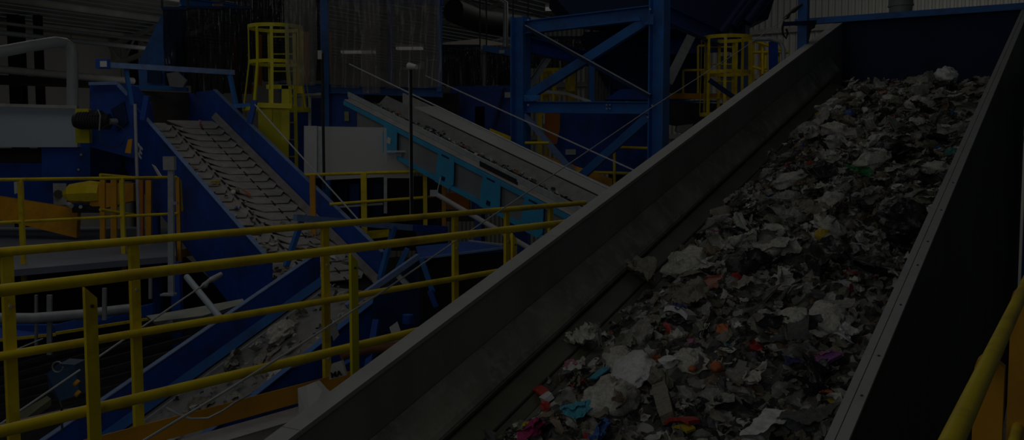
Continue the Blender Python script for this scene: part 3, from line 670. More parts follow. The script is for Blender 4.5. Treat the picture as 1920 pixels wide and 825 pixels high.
obj('kick_post', MB().bar(pd(1428, 80, 16.05), pd(1428, 150, 16.05), .07, .03, V((0, 1, 0))), ORA, t)
single('handrail_loop', MB().tube([pd(1410, 74, 15), pd(1445, 73, 15), pd(1462, 78, 15), pd(1469, 92, 15), pd(1469, 125, 15)], .035, 10), GALV, 'grey bent handrail loop beside the trough lip', 'handrail')
single('blue_riser', MB().bar(pd(1450, 78, 15.4), pd(1450, 130, 15.4), .12, .12), BLUE_D, 'short blue riser behind the grey handrail loop', 'post')
single('slanted_beam', MB().bar(pd(1330, 150, 15.6), pd(1378, 184, 15.6), .07, .07), NAVY, 'thin dark diagonal beam inside the right ladder cage', 'beam')
# small grey curtains of things behind right cage
single('control_box', MB().box(pd(1373, 88, 18), .25, .15, .16), LIGHTG, 'pale control box seen through the right ladder cage', 'box')
slab('ribbed_screen', [(1352, 105), (1405, 105), (1405, 180), (1352, 180)], 18.5, GREYB, 'pale ribbed screen seen through the right ladder cage', 'screen', .05)
single('dark_lintel', MB().bar(pd(1352, 140, 18.2), pd(1410, 136, 18.2), .1, .12), DARK, 'dark lintel across the pale ribbed screen', 'beam')
# low yellow rails behind conveyor 3 right end
t = thing('lower_railing', 'orange-yellow railing low between the blue frame columns', 'railing', pd(1150, 330, 15.4))
for a, b in (((1073, 322), (1222, 326)), ((1152, 276), (1222, 278)), ((1152, 276), (1152, 345)), ((985, 268), (1030, 268))):
    obj('rail_pipe', MB().tube([pd(*a, 15.5), pd(*b, 15.3)], .024, 8), YEL, t)
obj('toe_plate', MB().prism([pd(1010, 288, 15.8), pd(1100, 318, 15.5), pd(1148, 335, 15.3), pd(1148, 355, 15.3), pd(1100, 345, 15.4), pd(1010, 306, 15.8)], V((0, .03, 0))), ORA, t)
t = thing('ladder_lower_frame', 'yellow ladder stile with orange side sheet below the frame beam', 'ladder', pd(1010, 290, 17))
obj('stile', MB().bar(pd(1012, 212, 16.9), pd(1012, 298, 16.9), .08, .05, V((0, 1, 0))), YEL, t)
obj('side_sheet', MB().prism([pd(1022, 212, 17), pd(1050, 212, 17), pd(1050, 240, 17), pd(1044, 270, 17), pd(1020, 270, 17)], V((0, .04, 0))), ORA_D, t)
obj('tag_strip', MB().box(pd(1020, 222, 16.85), .03, .01, .18), PAPER, t)
single('yellow_corner_plate', MB().prism([pd(918, 240, 15.8), pd(958, 256, 15.6), pd(958, 268, 15.6), pd(918, 252, 15.8)], V((0, .04, 0))), YEL, 'yellow corner plate at the foot of the left blue column', 'plate')

# ================================================================== CURTAINED CABIN (centre) and LEFT CURTAINS
def curtain(name, label, x0, x1, y0, y1, d, m, n, seed, cat='curtain', d1=None, folds=2, y1b=None, amp=.035):
    rnd = random.Random(seed); t = thing(name, label, cat, pd((x0 + x1) / 2, y1, d)); d1 = d1 or d
    for i in range(n):
        xa = x0 + (x1 - x0) * i / n; xb = x0 + (x1 - x0) * (i + 1.12) / n
        ka, kb = i / n, (i + 1.12) / n
        A0, B0 = pd(xa, y0, d + (d1 - d) * ka), pd(xb, y0, d + (d1 - d) * kb)
        yb = y1 if y1b is None else y1 + (y1b - y1) * ka
        zb = pd(xa, yb + rnd.uniform(-2, 2), d + (d1 - d) * ka).z
        mb = MB(); cols, rws = 8, 14; ph = rnd.uniform(0, 6); off = rnd.uniform(-.03, .03)
        for r in range(rws + 1):
            for c_ in range(cols + 1):
                u = c_ / cols; v_ = r / rws; p = A0 + (B0 - A0) * u; z = A0.z + (zb - A0.z) * v_
                y = off + amp * math.sin(ph + u * folds * 6.28 + 1.5 * math.sin(v_ * 3 + ph)) * (.3 + .7 * v_) + .02 * noise.noise(V((u * 4, v_ * 9, seed + i)))
                x = .03 * math.sin(v_ * 4 + ph) * v_
                mb.v.append(V((p.x + x, p.y + y, z)))
        for r in range(rws):
            for c_ in range(cols):
                k = r * (cols + 1) + c_; mb.f.append([k, k + 1, k + cols + 2, k + cols + 1])
        mb.sm = True; obj('strip', mb, m, t)
    q = [pd(x0, y0, d), pd(x1, y0, d1)]
    obj('curtain_rail', MB().bar(q[0], q[1], .05, .05), NAVY, t); hang(t, q)
    return t
curtain('clear_curtain', 'large clear plastic strip curtain across the blue cabin front', 615, 822, -25, 165, 17.0, CLEAR, 8, 3, folds=1)
curtain('long_flap', 'single clear plastic strip hanging below the cabin beam', 678, 708, -20, 175, 16.6, CLEAR, 1, 9, 'curtain flap', folds=2)
curtain('side_flap', 'hazy plastic flap hanging in front of the yellow ladder cage', 532, 588, -25, 162, 15.4, CLEAR, 2, 12, 'curtain flap', folds=2, amp=.05)
curtain('dark_curtain', 'dark plastic strip curtain under the labelled blue beam', 352, 470, 14, 176, 17.6, SMOKE, 9, 21, folds=3)
curtain('black_curtain', 'near-black curtain strips behind the flared ladder cage', 440, 602, -20, 152, 19.5, SMOKE, 10, 24, folds=3)
curtain('folded_curtain', 'bunched shiny plastic curtain over the head of the plate conveyor', 304, 352, 16, 160, 16.8, SMOKE, 4, 33, folds=4, amp=.07)
single('crumpled_flap', MB().prism([pd(312, 138, 16.2), pd(332, 134, 16.2), pd(350, 150, 16.2), pd(342, 164, 16.2), pd(318, 162, 16.2)], V((0, .06, 0))), HAZY, 'crumpled plastic flap lying on the conveyor head beam', 'curtain flap')
curtain('far_curtain', 'dark shiny strip curtain above the blue bunker wall', 828, 900, 86, 162, 20.5, SMOKE, 6, 41, folds=3)
curtain('far_curtain', 'dark strip curtain right of the short labelled blue beam', 912, 962, 98, 160, 20.2, SMOKE, 4, 42, folds=3)
curtain('far_curtain', 'dark hanging strips seen between column and grey strut', 990, 1095, 70, 130, 21.0, SMOKE, 7, 43, folds=3)
curtain('pale_curtain', 'pale translucent strips right of the caged ladder inside the frame', 1108, 1150, 110, 190, 19.6, HAZY, 4, 44, folds=2)
# cabin steelwork
t = thing('curtain_cabin', 'blue steel cabin frame holding the large clear curtain', 'cabin', drop(pd(720, 180, 17.2), ZG))
obj('corner_post', MB().bar(drop(pd(608, 100, 17.2), ZG), pd(608, -40, 17.2), .14, .14), BLUE, t)
obj('corner_post', MB().bar(pd(824, 172, 17.2), pd(824, -40, 17.2), .09, .09), BLUE, t)
obj('sill_beam', MB().ibeam(pd(522, 163, 17.2), pd(830, 174, 17.4), .14, .17, .016), BLUE, t)
obj('inner_post', MB().bar(pd(731, -30, 18.2), pd(731, 156, 18.2), .09, .09), BLUE_D, t)
obj('header_beam', MB().bar(pd(608, -8, 17.2), pd(830, 2, 17.2), .14, .16), BLUE_D, t)
obj('base_box', MB().prism([pd(604, 170, 17.3), pd(668, 172, 17.3), pd(668, 330, 17.3), pd(540, 330, 17.3), pd(540, 184, 17.3), pd(604, 184, 17.3)], V((0, .9, 0))), BLUE_D, t)
obj('sticker', MB().box(pd(650, 218, 17.25), .08, .01, .17), mat('green_yellow_sticker', (.45, .5, .25), .6), t)
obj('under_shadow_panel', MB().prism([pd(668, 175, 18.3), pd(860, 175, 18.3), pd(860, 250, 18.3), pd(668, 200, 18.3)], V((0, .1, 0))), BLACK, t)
single('ladder_side_cabinet', MB().box(pd(563, 195, 16.9), .2, .2, .22), GALV, 'small grey box between the yellow ladder and the cabin', 'box')
t = thing('grey_pipe_frame', 'thin grey pipe stand left of the cabin base', 'pipe stand', pd(580, 235, 16.8))
obj('upright', MB().bar(pd(581, 182, 16.8), pd(581, 238, 16.8), .05, .05), GALV, t)
obj('cross_pipe', MB().bar(pd(548, 180, 16.8), pd(602, 176, 16.8), .04, .04), GALV, t)
single('labelled_beam', MB().ibeam(pd(337, 3, 17.8), pd(445, 17, 18.6), .12, .16, .02), BLUE, 'blue crane beam with small label at upper left', 'beam')
t = thing('beam_label', 'white label with red band on the blue crane beam', 'label', pd(408, 13, 18.05))
obj('card', MB().box(pd(408, 12, 18.05), .19, .012, .09), PAPER, t); obj('band', MB().box(pd(408, 9, 18.03), .17, .014, .02), REDM, t)
single('short_beam', MB().bar(pd(905, 90, 20), pd(960, 100, 20), .1, .13), BLUE, 'short blue beam with pale tag above the far curtain', 'beam')
single('beam_tag', MB().box(pd(941, 97, 19.85), .11, .01, .07), PAPER, 'pale green tag on the short blue beam', 'label')
# orange frames behind left curtains
t = thing('orange_railing', 'orange platform railing seen dimly through the dark curtain', 'railing', pd(440, 165, 20.5))
for a, b, wd in (((420, 75), (420, 168), .05), ((440, 72), (440, 168), .09), ((420, 76), (472, 70), .05), ((420, 166), (475, 166), .13), ((486, 65), (486, 160), .1), ((575, 60), (575, 160), .09), ((617, 60), (617, 145), .08)):
    obj('bar', MB().bar(pd(*a, 18.9), pd(*b, 18.9), wd, wd * .6, V((0, 1, 0))), ORA_D, t)
obj('support_post', MB().bar(drop(pd(445, 166, 18.9), ZG), pd(445, 166, 18.9), .15, .15), NAVY, t)
# triangular chute left, blue
slab('triangular_chute', [(258, 120), (306, 22), (345, 10), (345, 165), (262, 165)], 0, BLUE, 'blue triangular chute side behind the upper hoop frame', 'chute', .12, [18.6, 18.6, 18.8, 18.8, 18.6])
slab('chute_opening', [(276, 132), (302, 132), (302, 155), (276, 155)], 18.45, NAVY, 'dark square opening in the blue triangular chute', 'opening', .05)
single('chute_ledge', MB().bar(pd(248, 163, 17.2), pd(352, 168, 17.2), .1, .07), BLUE, 'blue ledge beam at the head of the plate conveyor', 'beam')

# ================================================================== CONVEYOR 1 HEAD HOUSING and left machines
t = thing('head_housing', 'dark blue drive housing at the upper left end of the plate conveyor', 'housing', pd(215, 300, 15.3))
obj('housing_shell', MB().prism([pd(168, 158, 15.2), pd(222, 157, 15.2), pd(250, 190, 15.2), pd(262, 300, 15.2), pd(168, 275, 15.2)], V((0, .8, 0))), BLUE_D, t)
obj('top_flange', MB().bar(pd(168, 157, 15.1), pd(222, 156, 15.1), .08, .05), BLUE_L, t)
obj('sloped_flange', MB().bar(pd(220, 157, 15.1), pd(240, 178, 15.1), .05, .05), BLUE_L, t)
obj('dark_recess', MB().prism([pd(208, 205, 15.15), pd(232, 190, 15.15), pd(240, 230, 15.15), pd(220, 245, 15.15)], V((0, .03, 0))), NAVY, t)
t = thing('drive_motor', 'black cylindrical drive motor in front of the blue housing', 'motor', pd(178, 242, 14.8))
obj('motor_body', MB().tube([pd(147, 226, 14.8), pd(205, 228, 14.8)], [.125, .125], 20), BLACK, t)
obj('end_cowl', MB().tube([pd(140, 226, 14.8), pd(148, 226, 14.8)], [.11, .135], 20), DARK, t)
for k in range(9): obj('cooling_fin', MB().tube([pd(152 + k * 5, 226, 14.8), pd(153.5 + k * 5, 226, 14.8)], .138, 20), DARK, t)
obj('terminal_box', MB().box(pd(180, 212, 14.75), .16, .12, .08), DARK, t)
obj('shaft', MB().tube([pd(205, 228, 14.8), pd(218, 228, 14.9)], .05, 12), STEEL, t)
cc = pd(211, 255, 14.6); pts = [cc + V((math.cos(a) * .2, .02 * math.sin(3 * a), math.sin(a) * .18)) for a in [2 * math.pi * k / 24 for k in range(24)]]
single('cable_loop', MB().tube(pts, .008, 6, closed=True), DARK, 'thin black cable coiled in a loop below the drive motor', 'cable')
single('motor_cable', MB().tube([pd(180, 212, 14.65), pd(184, 206, 14.6), pd(188, 216, 14.6), pd(186, 245, 14.6)], .012, 6), STEEL, 'grey cable dropping over the black drive motor', 'cable')
single('yellow_guard', MB().box(pd(156, 210, 15.0), .21, .1, .10), YEL_B, 'yellow guard plate above the black drive motor', 'guard plate')
single('yellow_guard', MB().box(pd(157, 254, 15.0), .22, .1, .24), YEL_B, 'yellow guard plate below the black drive motor', 'guard plate')
single('orange_flap', MB().prism([pd(240, 262, 14.5), pd(248, 260, 14.5), pd(245, 288, 14.5), pd(234, 286, 14.5)], V((0, .03, 0))), ORA, 'small orange flap beside the thin grey pole', 'flap')
t = thing('control_cabinet', 'wide pale blue-grey cabinet at the left edge', 'cabinet', pd(60, 275, 15.6))
obj('cabinet_body', MB().prism([pd(-420, 276, 15.4), pd(145, 276, 15.6), pd(145, 203, 15.6), pd(-420, 188, 15.4)], V((.1, 1.0, 0))), GREYB, t)
obj('top_edge', MB().bar(pd(-420, 186, 15.3), pd(146, 201, 15.5), .1, .05), LIGHTG, t)
t = thing('baler_machine', 'blue machine body with dark slot left behind the left railing', 'machine', pd(80, 385, 16))
obj('slot_panel', MB().prism([pd(-420, 278, 16.4), pd(80, 278, 16.4), pd(80, 308, 16.4), pd(-420, 308, 16.4)], V((0, .1, 0))), BROWN, t)
obj('lower_body', MB().prism([pd(-420, 300, 16), pd(80, 306, 16), pd(168, 312, 16), pd(168, 396, 16), pd(-40, 372, 16), pd(-420, 372, 16)], V((0, 1.2, 0))), BLUE_D, t)
obj('raised_box', MB().prism([pd(78, 267, 15.7), pd(169, 268, 15.7), pd(169, 334, 15.7), pd(78, 334, 15.7)], V((0, 1.2, 0))), BLUE_D, t)
for px, py in ((152, 290), (147, 318)): obj('rivet', MB().tube([pd(px, py, 15.7), pd(px, py, 15.66)], .02, 8), GALV, t)
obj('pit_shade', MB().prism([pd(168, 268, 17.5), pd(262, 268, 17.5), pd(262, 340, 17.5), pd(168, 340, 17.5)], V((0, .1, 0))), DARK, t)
pl_ = obj('vent_plate', MB().box(pd(113, 364, 15.6), .22, .03, .36), LIGHTG, t)
obj('vent_hole', MB().tube([pd(109, 364, 15.57), pd(109, 364, 15.54)], .07, 16), BROWN, pl_)
single('orange_girder', MB().prism([pd(-40, 362, 15.4), pd(146, 392, 15.1), pd(143, 446, 14.9), pd(-40, 402, 15.2)], V((0, .12, 0))), ORA, 'deep orange girder sloping under the blue machine at left', 'girder')
t = thing('gear_motor', 'yellow tapered gear motor behind the left railing', 'motor', pd(170, 385, 14.9))
obj('housing', MB().tube([pd(121, 366, 14.9), pd(132, 363, 14.9), pd(170, 361, 14.9), pd(190, 361, 14.9)], [.07, .15, .19, .17], 8), YEL, t, smooth=False)
obj('gear_case', MB().prism([pd(168, 344, 14.8), pd(250, 344, 14.9), pd(250, 376, 14.9), pd(190, 392, 14.8), pd(168, 385, 14.8)], V((0, .3, 0))), ORA, t)
obj('mount_base', MB().box(pd(168, 392, 14.9), .42, .3, .10), BLACK, t)
obj('nut', MB().tube([pd(151, 388, 14.7), pd(151, 388, 14.62)], .03, 6), LIGHTG, t)
obj('shaft_coupling', MB().tube([pd(128, 383, 14.75), pd(134, 386, 14.7)], .04, 8), GALV, t)

# left platform & its railing (second level)
def zlev(px, py, z): return pz(px, py, z)
LB = pd(330, 332.5, 13.7); LA = pd(-30, 337.5, 11.4); LA = LB + (LA - LB) * 1.9
t = thing('platform_railing', 'thinner yellow railing on the left platform', 'railing', drop((LA + LB) / 2, .17))
obj('top_rail', MB().tube([LA, LB, LB + V((.02, .1, -.05)), LB + V((.03, .12, -.5))], .023, 10), YEL, t)
obj('middle_rail', MB().tube([drop(LA, LA.z - .53), drop(LB, LB.z - .53)], .021, 10), YEL, t)
for px in (-200, 38, 228, 333):
    p = x_hit(LA, LB, px); obj('post', MB().bar(drop(p, -.2 if px < 300 else -.05), drop(p, p.z), .055, .05), YEL if px < 300 else ORA, t)
qa, qb = pd(-30, 508, 11.5), pd(328, 477, 13.7)
obj('toe_board', MB().bar(qb + (qa - qb) * 1.9, qb, .01, .12), ORA, t)
obj('toe_board', MB().bar(pd(328, 477, 13.7), pd(372, 470, 14.4), .01, .12), ORA, t)
single('railing_tag', MB().prism([pd(26, 341, 11.6), pd(32, 341, 11.6), pd(32, 362, 11.6), pd(27, 364, 11.6)], V((0, .01, 0))), PAPER, 'white cable tag hanging from the left platform railing', 'tag')
P = [pz(-520, 552, .17), pz(330, 480, .17), pz(330, 425, .17), pz(-520, 428, .17)]
mb = MB().prism(P, V((0, 0, -.08))); pk = tag(obj('platform_deck', mb, DECK), 'blue-grey steel deck behind the left platform railing', 'platform')
for q in P: kid('support_leg', MB().bar(drop(q, ZG), drop(q, .09), .12, .12), BLUE_D, pk)
# inner yellow posts (stair opening)
t = thing('stair_railing', 'orange stair opening posts behind the left platform railing', 'railing', pd(220, 480, 14.4))
for px, y0, y1, wd, m in ((193, 328, 452, .075, ORA), (214, 328, 452, .09, ORA), (263, 337, 470, .10, ORA_D), (279, 338, 470, .085, ORA)):
    obj('post', MB().bar(pd(px, y0, 14.4), pd(px, y1, 14.4), wd, .05, V((0, 1, 0))), m, t)
obj('sloping_rail', MB().tube([pd(188, 328, 14.0), pd(262, 334, 14.9)], .025, 8), YEL, t)
obj('sloping_rail', MB().tube([pd(188, 393, 14.0), pd(262, 405, 14.9)], .025, 8), YEL, t)
t = thing('grey_pole', 'grey steel pole with a junction box on top left of the plate conveyor', 'pole', pd(321, 550, 10.4))
obj('pole', MB().bar(pd(321, 300, 10.4), drop(pd(321, 545, 10.4), pd(321, 552, 10.4).z), .06, .05, V((0, 1, 0))), GALV, t)
obj('junction_box', MB().box(pd(318, 306, 10.35), .12, .08, .15), LIGHTG, t)
obj('base_plate', MB().box(pd(316, 552, 10.4), .15, .12, .02), GALV, t)
obj('clamp', MB().box(pd(328, 381, 10.35), .06, .05, .03), LIGHTG, t)
single('thin_pole', MB().tube([pd(253, 195, 13.6), drop(pd(253, 195, 13.6), pd(256, 470, 13.6).z)], .025, 8), GALV, 'thin pale pole left of the plate conveyor', 'pole')
t = thing('camera_pole', 'thin black pole with pale clamp in front of the white cabinet left end', 'pole', pd(602, 345, 14.2))
obj('shaft', MB().tube([pd(604, 100, 14.2), drop(pd(604, 100, 14.2), pd(602, 355, 14.2).z)], .022, 8), BLACK, t)
obj('clamp', MB().box(pd(600, 103, 14.2), .06, .05, .13), LIGHTG, t)
t = thing('camera_pole', 'thin black pole with white camera head before the conveyor guard', 'pole', pd(767, 400, 12.6))
pp = pd(770, 130, 12.6)
obj('shaft', MB().tube([pp, drop(pp, pd(766, 405, 12.6).z)], .02, 8), BLACK, t)
obj('sleeve', MB().tube([pp + V((-.02, 0, 0)), drop(pp + V((-.02, 0, 0)), pd(766, 405, 12.6).z)], .009, 6), GALV, t)
obj('camera_head', MB().tube([pd(767, 124, 12.6), pd(781, 126, 12.5)], [.05, .03], 12), PAPER, t)

# ================================================================== WHITE CABINET, RAILING 3, etc.
t = thing('white_cabinet', 'large plain white cabinet behind the middle railing', 'cabinet', pd(650, 340, 16.6))
obj('main_panel', MB().prism([pd(604, 338, 14.45), pd(721, 332, 14.45), pd(721, 239, 14.45), pd(604, 237, 14.45)], V((0, .12, 0))), WHITE, t)
obj('left_panel', MB().prism([pd(570, 326, 14.45), pd(594, 330, 14.45), pd(594, 236, 14.45), pd(570, 236, 14.45)], V((0, .12, 0))), WHITE, t)
obj('gap_strip', MB().prism([pd(594, 326, 14.5), pd(604, 326, 14.5), pd(604, 237, 14.5), pd(594, 237, 14.5)], V((0, .06, 0))), GALV, t)
obj('frame_leg', MB().bar(pd(723, 240, 14.4), pd(723, 400, 14.4), .05, .05), GALV, t)
t = thing('side_cabinet', 'lower pale grey cabinet right of the large white cabinet', 'cabinet', pd(744, 335, 16.9))
obj('body', MB().prism([pd(725, 334, 14.2), pd(768, 334, 14.2), pd(768, 286, 14.2), pd(725, 288, 14.2)], V((0, .12, 0))), LIGHTG, t)
obj('top_lip', MB().bar(pd(724, 284, 14.15), pd(772, 284, 14.15), .06, .03), GALV, t)
obj('leg', MB().bar(pd(772, 284, 14.15), pd(772, 400, 14.15), .05, .05), GALV, t)
RA_, RB_ = pd(572, 328, 13.9), pd(800, 321, 14.1)
t = thing('middle_railing', 'thin yellow railing in front of the white cabinet', 'railing', drop((RA_ + RB_) / 2, .17))
obj('top_rail', MB().tube([RA_, RB_], .024, 8), YEL, t)
obj('middle_rail', MB().tube([pd(618, 383, 13.9), pd(798, 370, 14.1)], .022, 8), YEL, t)
obj('middle_rail', MB().tube([pd(798, 370, 14.1), pd(825, 366, 14.4)], .02, 8), YEL, t)
for px, w_, m in ((682, .085, YEL), (797, .06, YEL), (586, .08, ORA), (832, .06, ORA)):
    p = x_hit(RA_, RB_, px); obj('post', MB().bar(drop(p, p.z - .0), drop(p, p.z - 1.15), w_, .05, V((0, 1, 0))), m, t)
obj('toe_board', MB().prism([pd(690, 433, 13.9), pd(730, 430, 14), pd(728, 444, 14), pd(680, 450, 13.9)], V((0, .02, 0))), YEL, t)
obj('edge_strip', MB().bar(pd(635, 388, 14.3), pd(718, 382, 14.3), .03, .03), GALV, t)
slab('dark_backdrop', [(560, 335), (830, 330), (830, 470), (560, 470)], 18.2, BLACK, 'black backdrop sheet for the shade behind the middle railing', 'machine', .3)  # shade behind the railing, made as a flat black sheet
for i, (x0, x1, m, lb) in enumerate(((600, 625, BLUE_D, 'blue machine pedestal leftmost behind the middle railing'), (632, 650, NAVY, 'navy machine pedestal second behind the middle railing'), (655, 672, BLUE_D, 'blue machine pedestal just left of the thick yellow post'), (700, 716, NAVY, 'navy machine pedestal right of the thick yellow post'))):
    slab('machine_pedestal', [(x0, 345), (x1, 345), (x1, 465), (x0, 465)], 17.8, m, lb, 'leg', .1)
# orange machines behind the cyan conveyor
for i, (x0, y0, x1, y1, m, lb) in enumerate(((838, 362, 880, 392, ORA_D, 'orange machine block left of the cyan gussets'), (884, 366, 905, 392, BLUE_D, 'small blue block between the orange machine blocks'),
        (905, 372, 950, 396, ORA_D, 'orange machine block low behind the cyan gussets'), (940, 394, 985, 412, ORA, 'dim orange beam right behind the railing'), (820, 395, 900, 415, DARK, 'dark floor beam under the orange machine blocks'))):
    slab('machine_block', [(x0, y0), (x1, y0), (x1, y1), (x0, y1)], 16.8, m, lb, 'machine', .3)
single('white_strut', MB().tube([pd(812, 361, 10.6), pd(1000, 470, 9.6)], .028, 10), LIGHTG, 'pale tube strut crossing behind the walkway railing', 'strut')
single('strut_clevis', MB().box(pd(814, 362, 10.55), .09, .05, .07), GALV, 'small clevis at the top of the pale tube strut', 'clevis')
single('hang_wire', MB().tube([pd(826, 333, 11.2), pd(820, 358, 10.7)], .005, 5), GALV, 'short hanging wire above the pale strut clevis', 'wire')
# blue tray hopper and dark pit beneath (centre right of hoop)
t = thing('blue_tray', 'wide shallow blue tray with white edges right of the lower hoop frame', 'tray', pd(870, 480, 9.6))
obj('tray_plate', MB().prism([pd(786, 482, 9.3), pd(944, 466, 9.6), pd(944, 462, 10.1), pd(880, 452, 10.6), pd(780, 462, 10.2)], V((0, 0, -.03))), BLUE_D, t)
obj('front_edge', MB().bar(pd(786, 485, 9.28), pd(944, 465, 9.58), .03, .02), BLUE_L, t)
obj('rear_edge', MB().bar(pd(880, 452, 10.6), pd(944, 459, 10.2), .03, .02), GALV, t)
obj('front_wall', MB().prism([pd(786, 486, 9.35), pd(944, 467, 9.65), pd(944, 560, 9.65), pd(786, 600, 9.35)], V((0, .05, 0))), BLACK, t)
obj('side_wall', MB().prism([pd(786, 486, 9.35), pd(700, 560, 9.6), pd(690, 640, 9.7), pd(786, 620, 9.35)], V((.03, .05, 0))), NAVY, t)
single('dark_shelf', MB().prism([pd(780, 432, 13.4), pd(840, 427, 13.6), pd(840, 436, 13.4), pd(780, 452, 13.2)], V((0, 0, -.4))), NAVY, 'dark shelf box behind the lower hoop frame', 'shelf')
for i, (a, b, da, db, m, lb) in enumerate((((790, 484), (812, 548), 9.2, 9.2, BLUE, 'thin blue leg under the blue tray'), ((806, 545), (818, 575), 9.1, 9.1, BLUE_D, 'short blue strut end below the thin leg'),
        ((764, 466), (745, 505), 9.6, 9.6, BLUE, 'short blue prop right of the lower hoop leg'), ((785, 480), (650, 575), 9.3, 8.9, BLUE_L, 'pale blue rail slanting down from the blue tray'),
        ((745, 515), (770, 540), 9.2, 9.2, GALV, 'short grey cross strut below the hoop leg'), ((690, 660), (640, 690), 8, 7.6, BLUE_D, 'blue angle low behind the slant-topped post'),
        ((706, 600), (690, 690), 8.6, 8.4, BLUE_D, 'blue upright low right of the slant-topped post'))):
    single('prop_bar', MB().bar(pd(*a, da), pd(*b, db), .06, .05), m, lb, 'strut')
slab('pit_wall', [(640, 560), (960, 500), (960, 760), (640, 800)], 11.9, NAVY, 'dark navy pit wall behind the walkway railing', 'wall panel', .1)
single('pit_tag', MB().prism([pd(730, 614, 8.3), pd(745, 603, 8.3), pd(751, 620, 8.3), pd(736, 633, 8.3)], V((0, .01, 0))), PAPER, 'tilted white tag on the dark pit scrap', 'tag')
single('pit_tag', MB().prism([pd(620, 618, 8.6), pd(628, 600, 8.6), pd(636, 628, 8.6), pd(625, 640, 8.6)], V((0, .01, 0))), STEEL, 'dim grey plate between the two yellow posts', 'plate')
single('pit_drum', MB().tube([pd(765, 606, 8.4), pd(765, 590, 8.4)], .05, 12), BLUE_D, 'small blue can in the dark pit scrap', 'can')

# ================================================================== LOWER LEFT DARK MACHINERY
slab('shade_backdrop', [(-300, 478), (330, 478), (420, 560), (420, 620), (-300, 700)], 16.2, BLACK, 'black backdrop sheet for the deep shade under the left platform', 'machine', .3)  # added black sheet stands in for the darkness under the platform
t = thing('lower_gantry', 'grey horizontal channel with thin hangers low at the left', 'gantry', pd(100, 640, 9.5))
obj('channel', MB().tube([pd(-400, 597, 8.0), pd(-30, 597, 9.2), pd(60, 597, 9.5), pd(150, 590, 9.9), pd(250, 578, 10.4)], .055, 8), GALV, t)
for px, y0, y1, w_ in ((68, 553, 665, .025), (93, 553, 665, .05), (196, 540, 600, .04), (10, 560, 590, .03), (282, 520, 560, .03)):
    obj('hanger', MB().bar(pd(px, y0, 9.8), pd(px, y1, 9.8), w_, .03, V((0, 1, 0))), STEEL, t)
obj('blue_fascia', MB().prism([pd(-30, 610, 10.6), pd(100, 610, 10.6), pd(285, 570, 11.4), pd(285, 592, 11.4), pd(110, 628, 10.6), pd(-30, 640, 10.4)], V((0, .1, 0))), BLUE_D, t)
obj('yellow_edge', MB().bar(pd(-20, 640, 10.3), pd(105, 627, 10.5), .03, .03), YEL, t)
obj('yellow_edge', MB().bar(pd(105, 625, 10.5), pd(290, 596, 11.3), .03, .03), YEL, t)
single('light_trough', MB().prism([pd(274, 592, 10.4), pd(290, 603, 10.2), pd(380, 592, 10.6), pd(460, 568, 11.2), pd(455, 560, 11.3), pd(380, 574, 10.9), pd(300, 588, 10.5)], V((0, .05, -.05))), mat('lamplit_green_sheet', (.46, .48, .40), .45), 'curved sheet trough in painted lamplit green below the plate conveyor', 'trough')  # pale green colour carries the fluorescent light falling on the trough
t = thing('sorting_line', 'dark slatted conveyor line descending at the lower left', 'conveyor', pd(200, 700, 9))
obj('bed', MB().prism([pd(-60, 690, 11.6), pd(420, 585, 14.0), pd(480, 600, 13.4), pd(100, 900, 9.6), pd(-60, 900, 9.4)], V((0, 0, -.1))), mat('black_steel', (.03, .03, .03), .6), t)
for k in range(7):
    obj('slat_edge', MB().bar(pd(-40, 705 + k * 17, 10.9 - k * .12), pd(330 + k * 14, 600 + k * 16, 12.6 - k * .12), .05, .05), DARK, t)
obj('tag_plate', MB().prism([pd(302, 610, 10.2), pd(322, 599, 10.3), pd(326, 609, 10.3), pd(304, 618, 10.2)], V((0, .01, 0))), STEEL, t)
for i, (a, b, da, db, r, lb) in enumerate((((0, 796, ), (150, 694), 5.9, 6.6, .008, 'pale steel cable at the lower left corner'), ((165, 683), (385, 532), 6.8, 8.4, .008, 'steel cable rising to the turnbuckle'),
        ((0, 668), (80, 635), 7.5, 8.2, .006, 'faint cable at the left edge below the mid rail'))):
    single('steel_cable', MB().tube([pd(*a, da), pd(*b, db)], r, 6), GALV, lb, 'cable')
single('turnbuckle', MB().tube([pd(376, 540, 8.35), pd(384, 535, 8.4), pd(390, 528, 8.4), pd(398, 524, 8.5), pd(415, 514, 8.6)], [.012, .03, .018, .03, .022], 8), GALV, 'galvanised turnbuckle at the end of the steel cable', 'turnbuckle')
single('pale_strut', MB().tube([pd(350, 519, 9.6), pd(416, 600, 9.0)], .033, 10), GREYB, 'pale round strut below the plate conveyor left side', 'strut')
t = thing('chain_cart', 'small dark blue machine part with orange knobs low at the left', 'machine', pd(125, 750, 7.6))
obj('body', MB().prism([pd(88, 700, 7.7), pd(110, 682, 7.7), pd(140, 684, 7.7), pd(150, 740, 7.6), pd(112, 752, 7.6), pd(92, 730, 7.6)], V((0, .2, 0))), mat('teal_navy', (.03, .08, .16), .5), t)
for px, py in ((141, 716), (143, 736)): obj('knob', MB().tube([pd(px, py, 7.5), pd(px + 5, py + 4, 7.5)], .03, 8), ORA, t)
obj('hook_ring', MB().tube([pd(99 + 10 * math.cos(a) + 9, 688 + 10 * math.sin(a), 7.5) for a in [i * .5 for i in range(12)]], .006, 6), STEEL, t)
single('wooden_batten', MB().prism([pd(28, 778, 6.9), pd(88, 742, 7.2), pd(96, 748, 7.2), pd(40, 790, 6.9)], V((0, 0, -.05))), mat('greenish_batten', (.22, .22, .14), .7), 'greenish flat batten lying low at the left', 'batten')
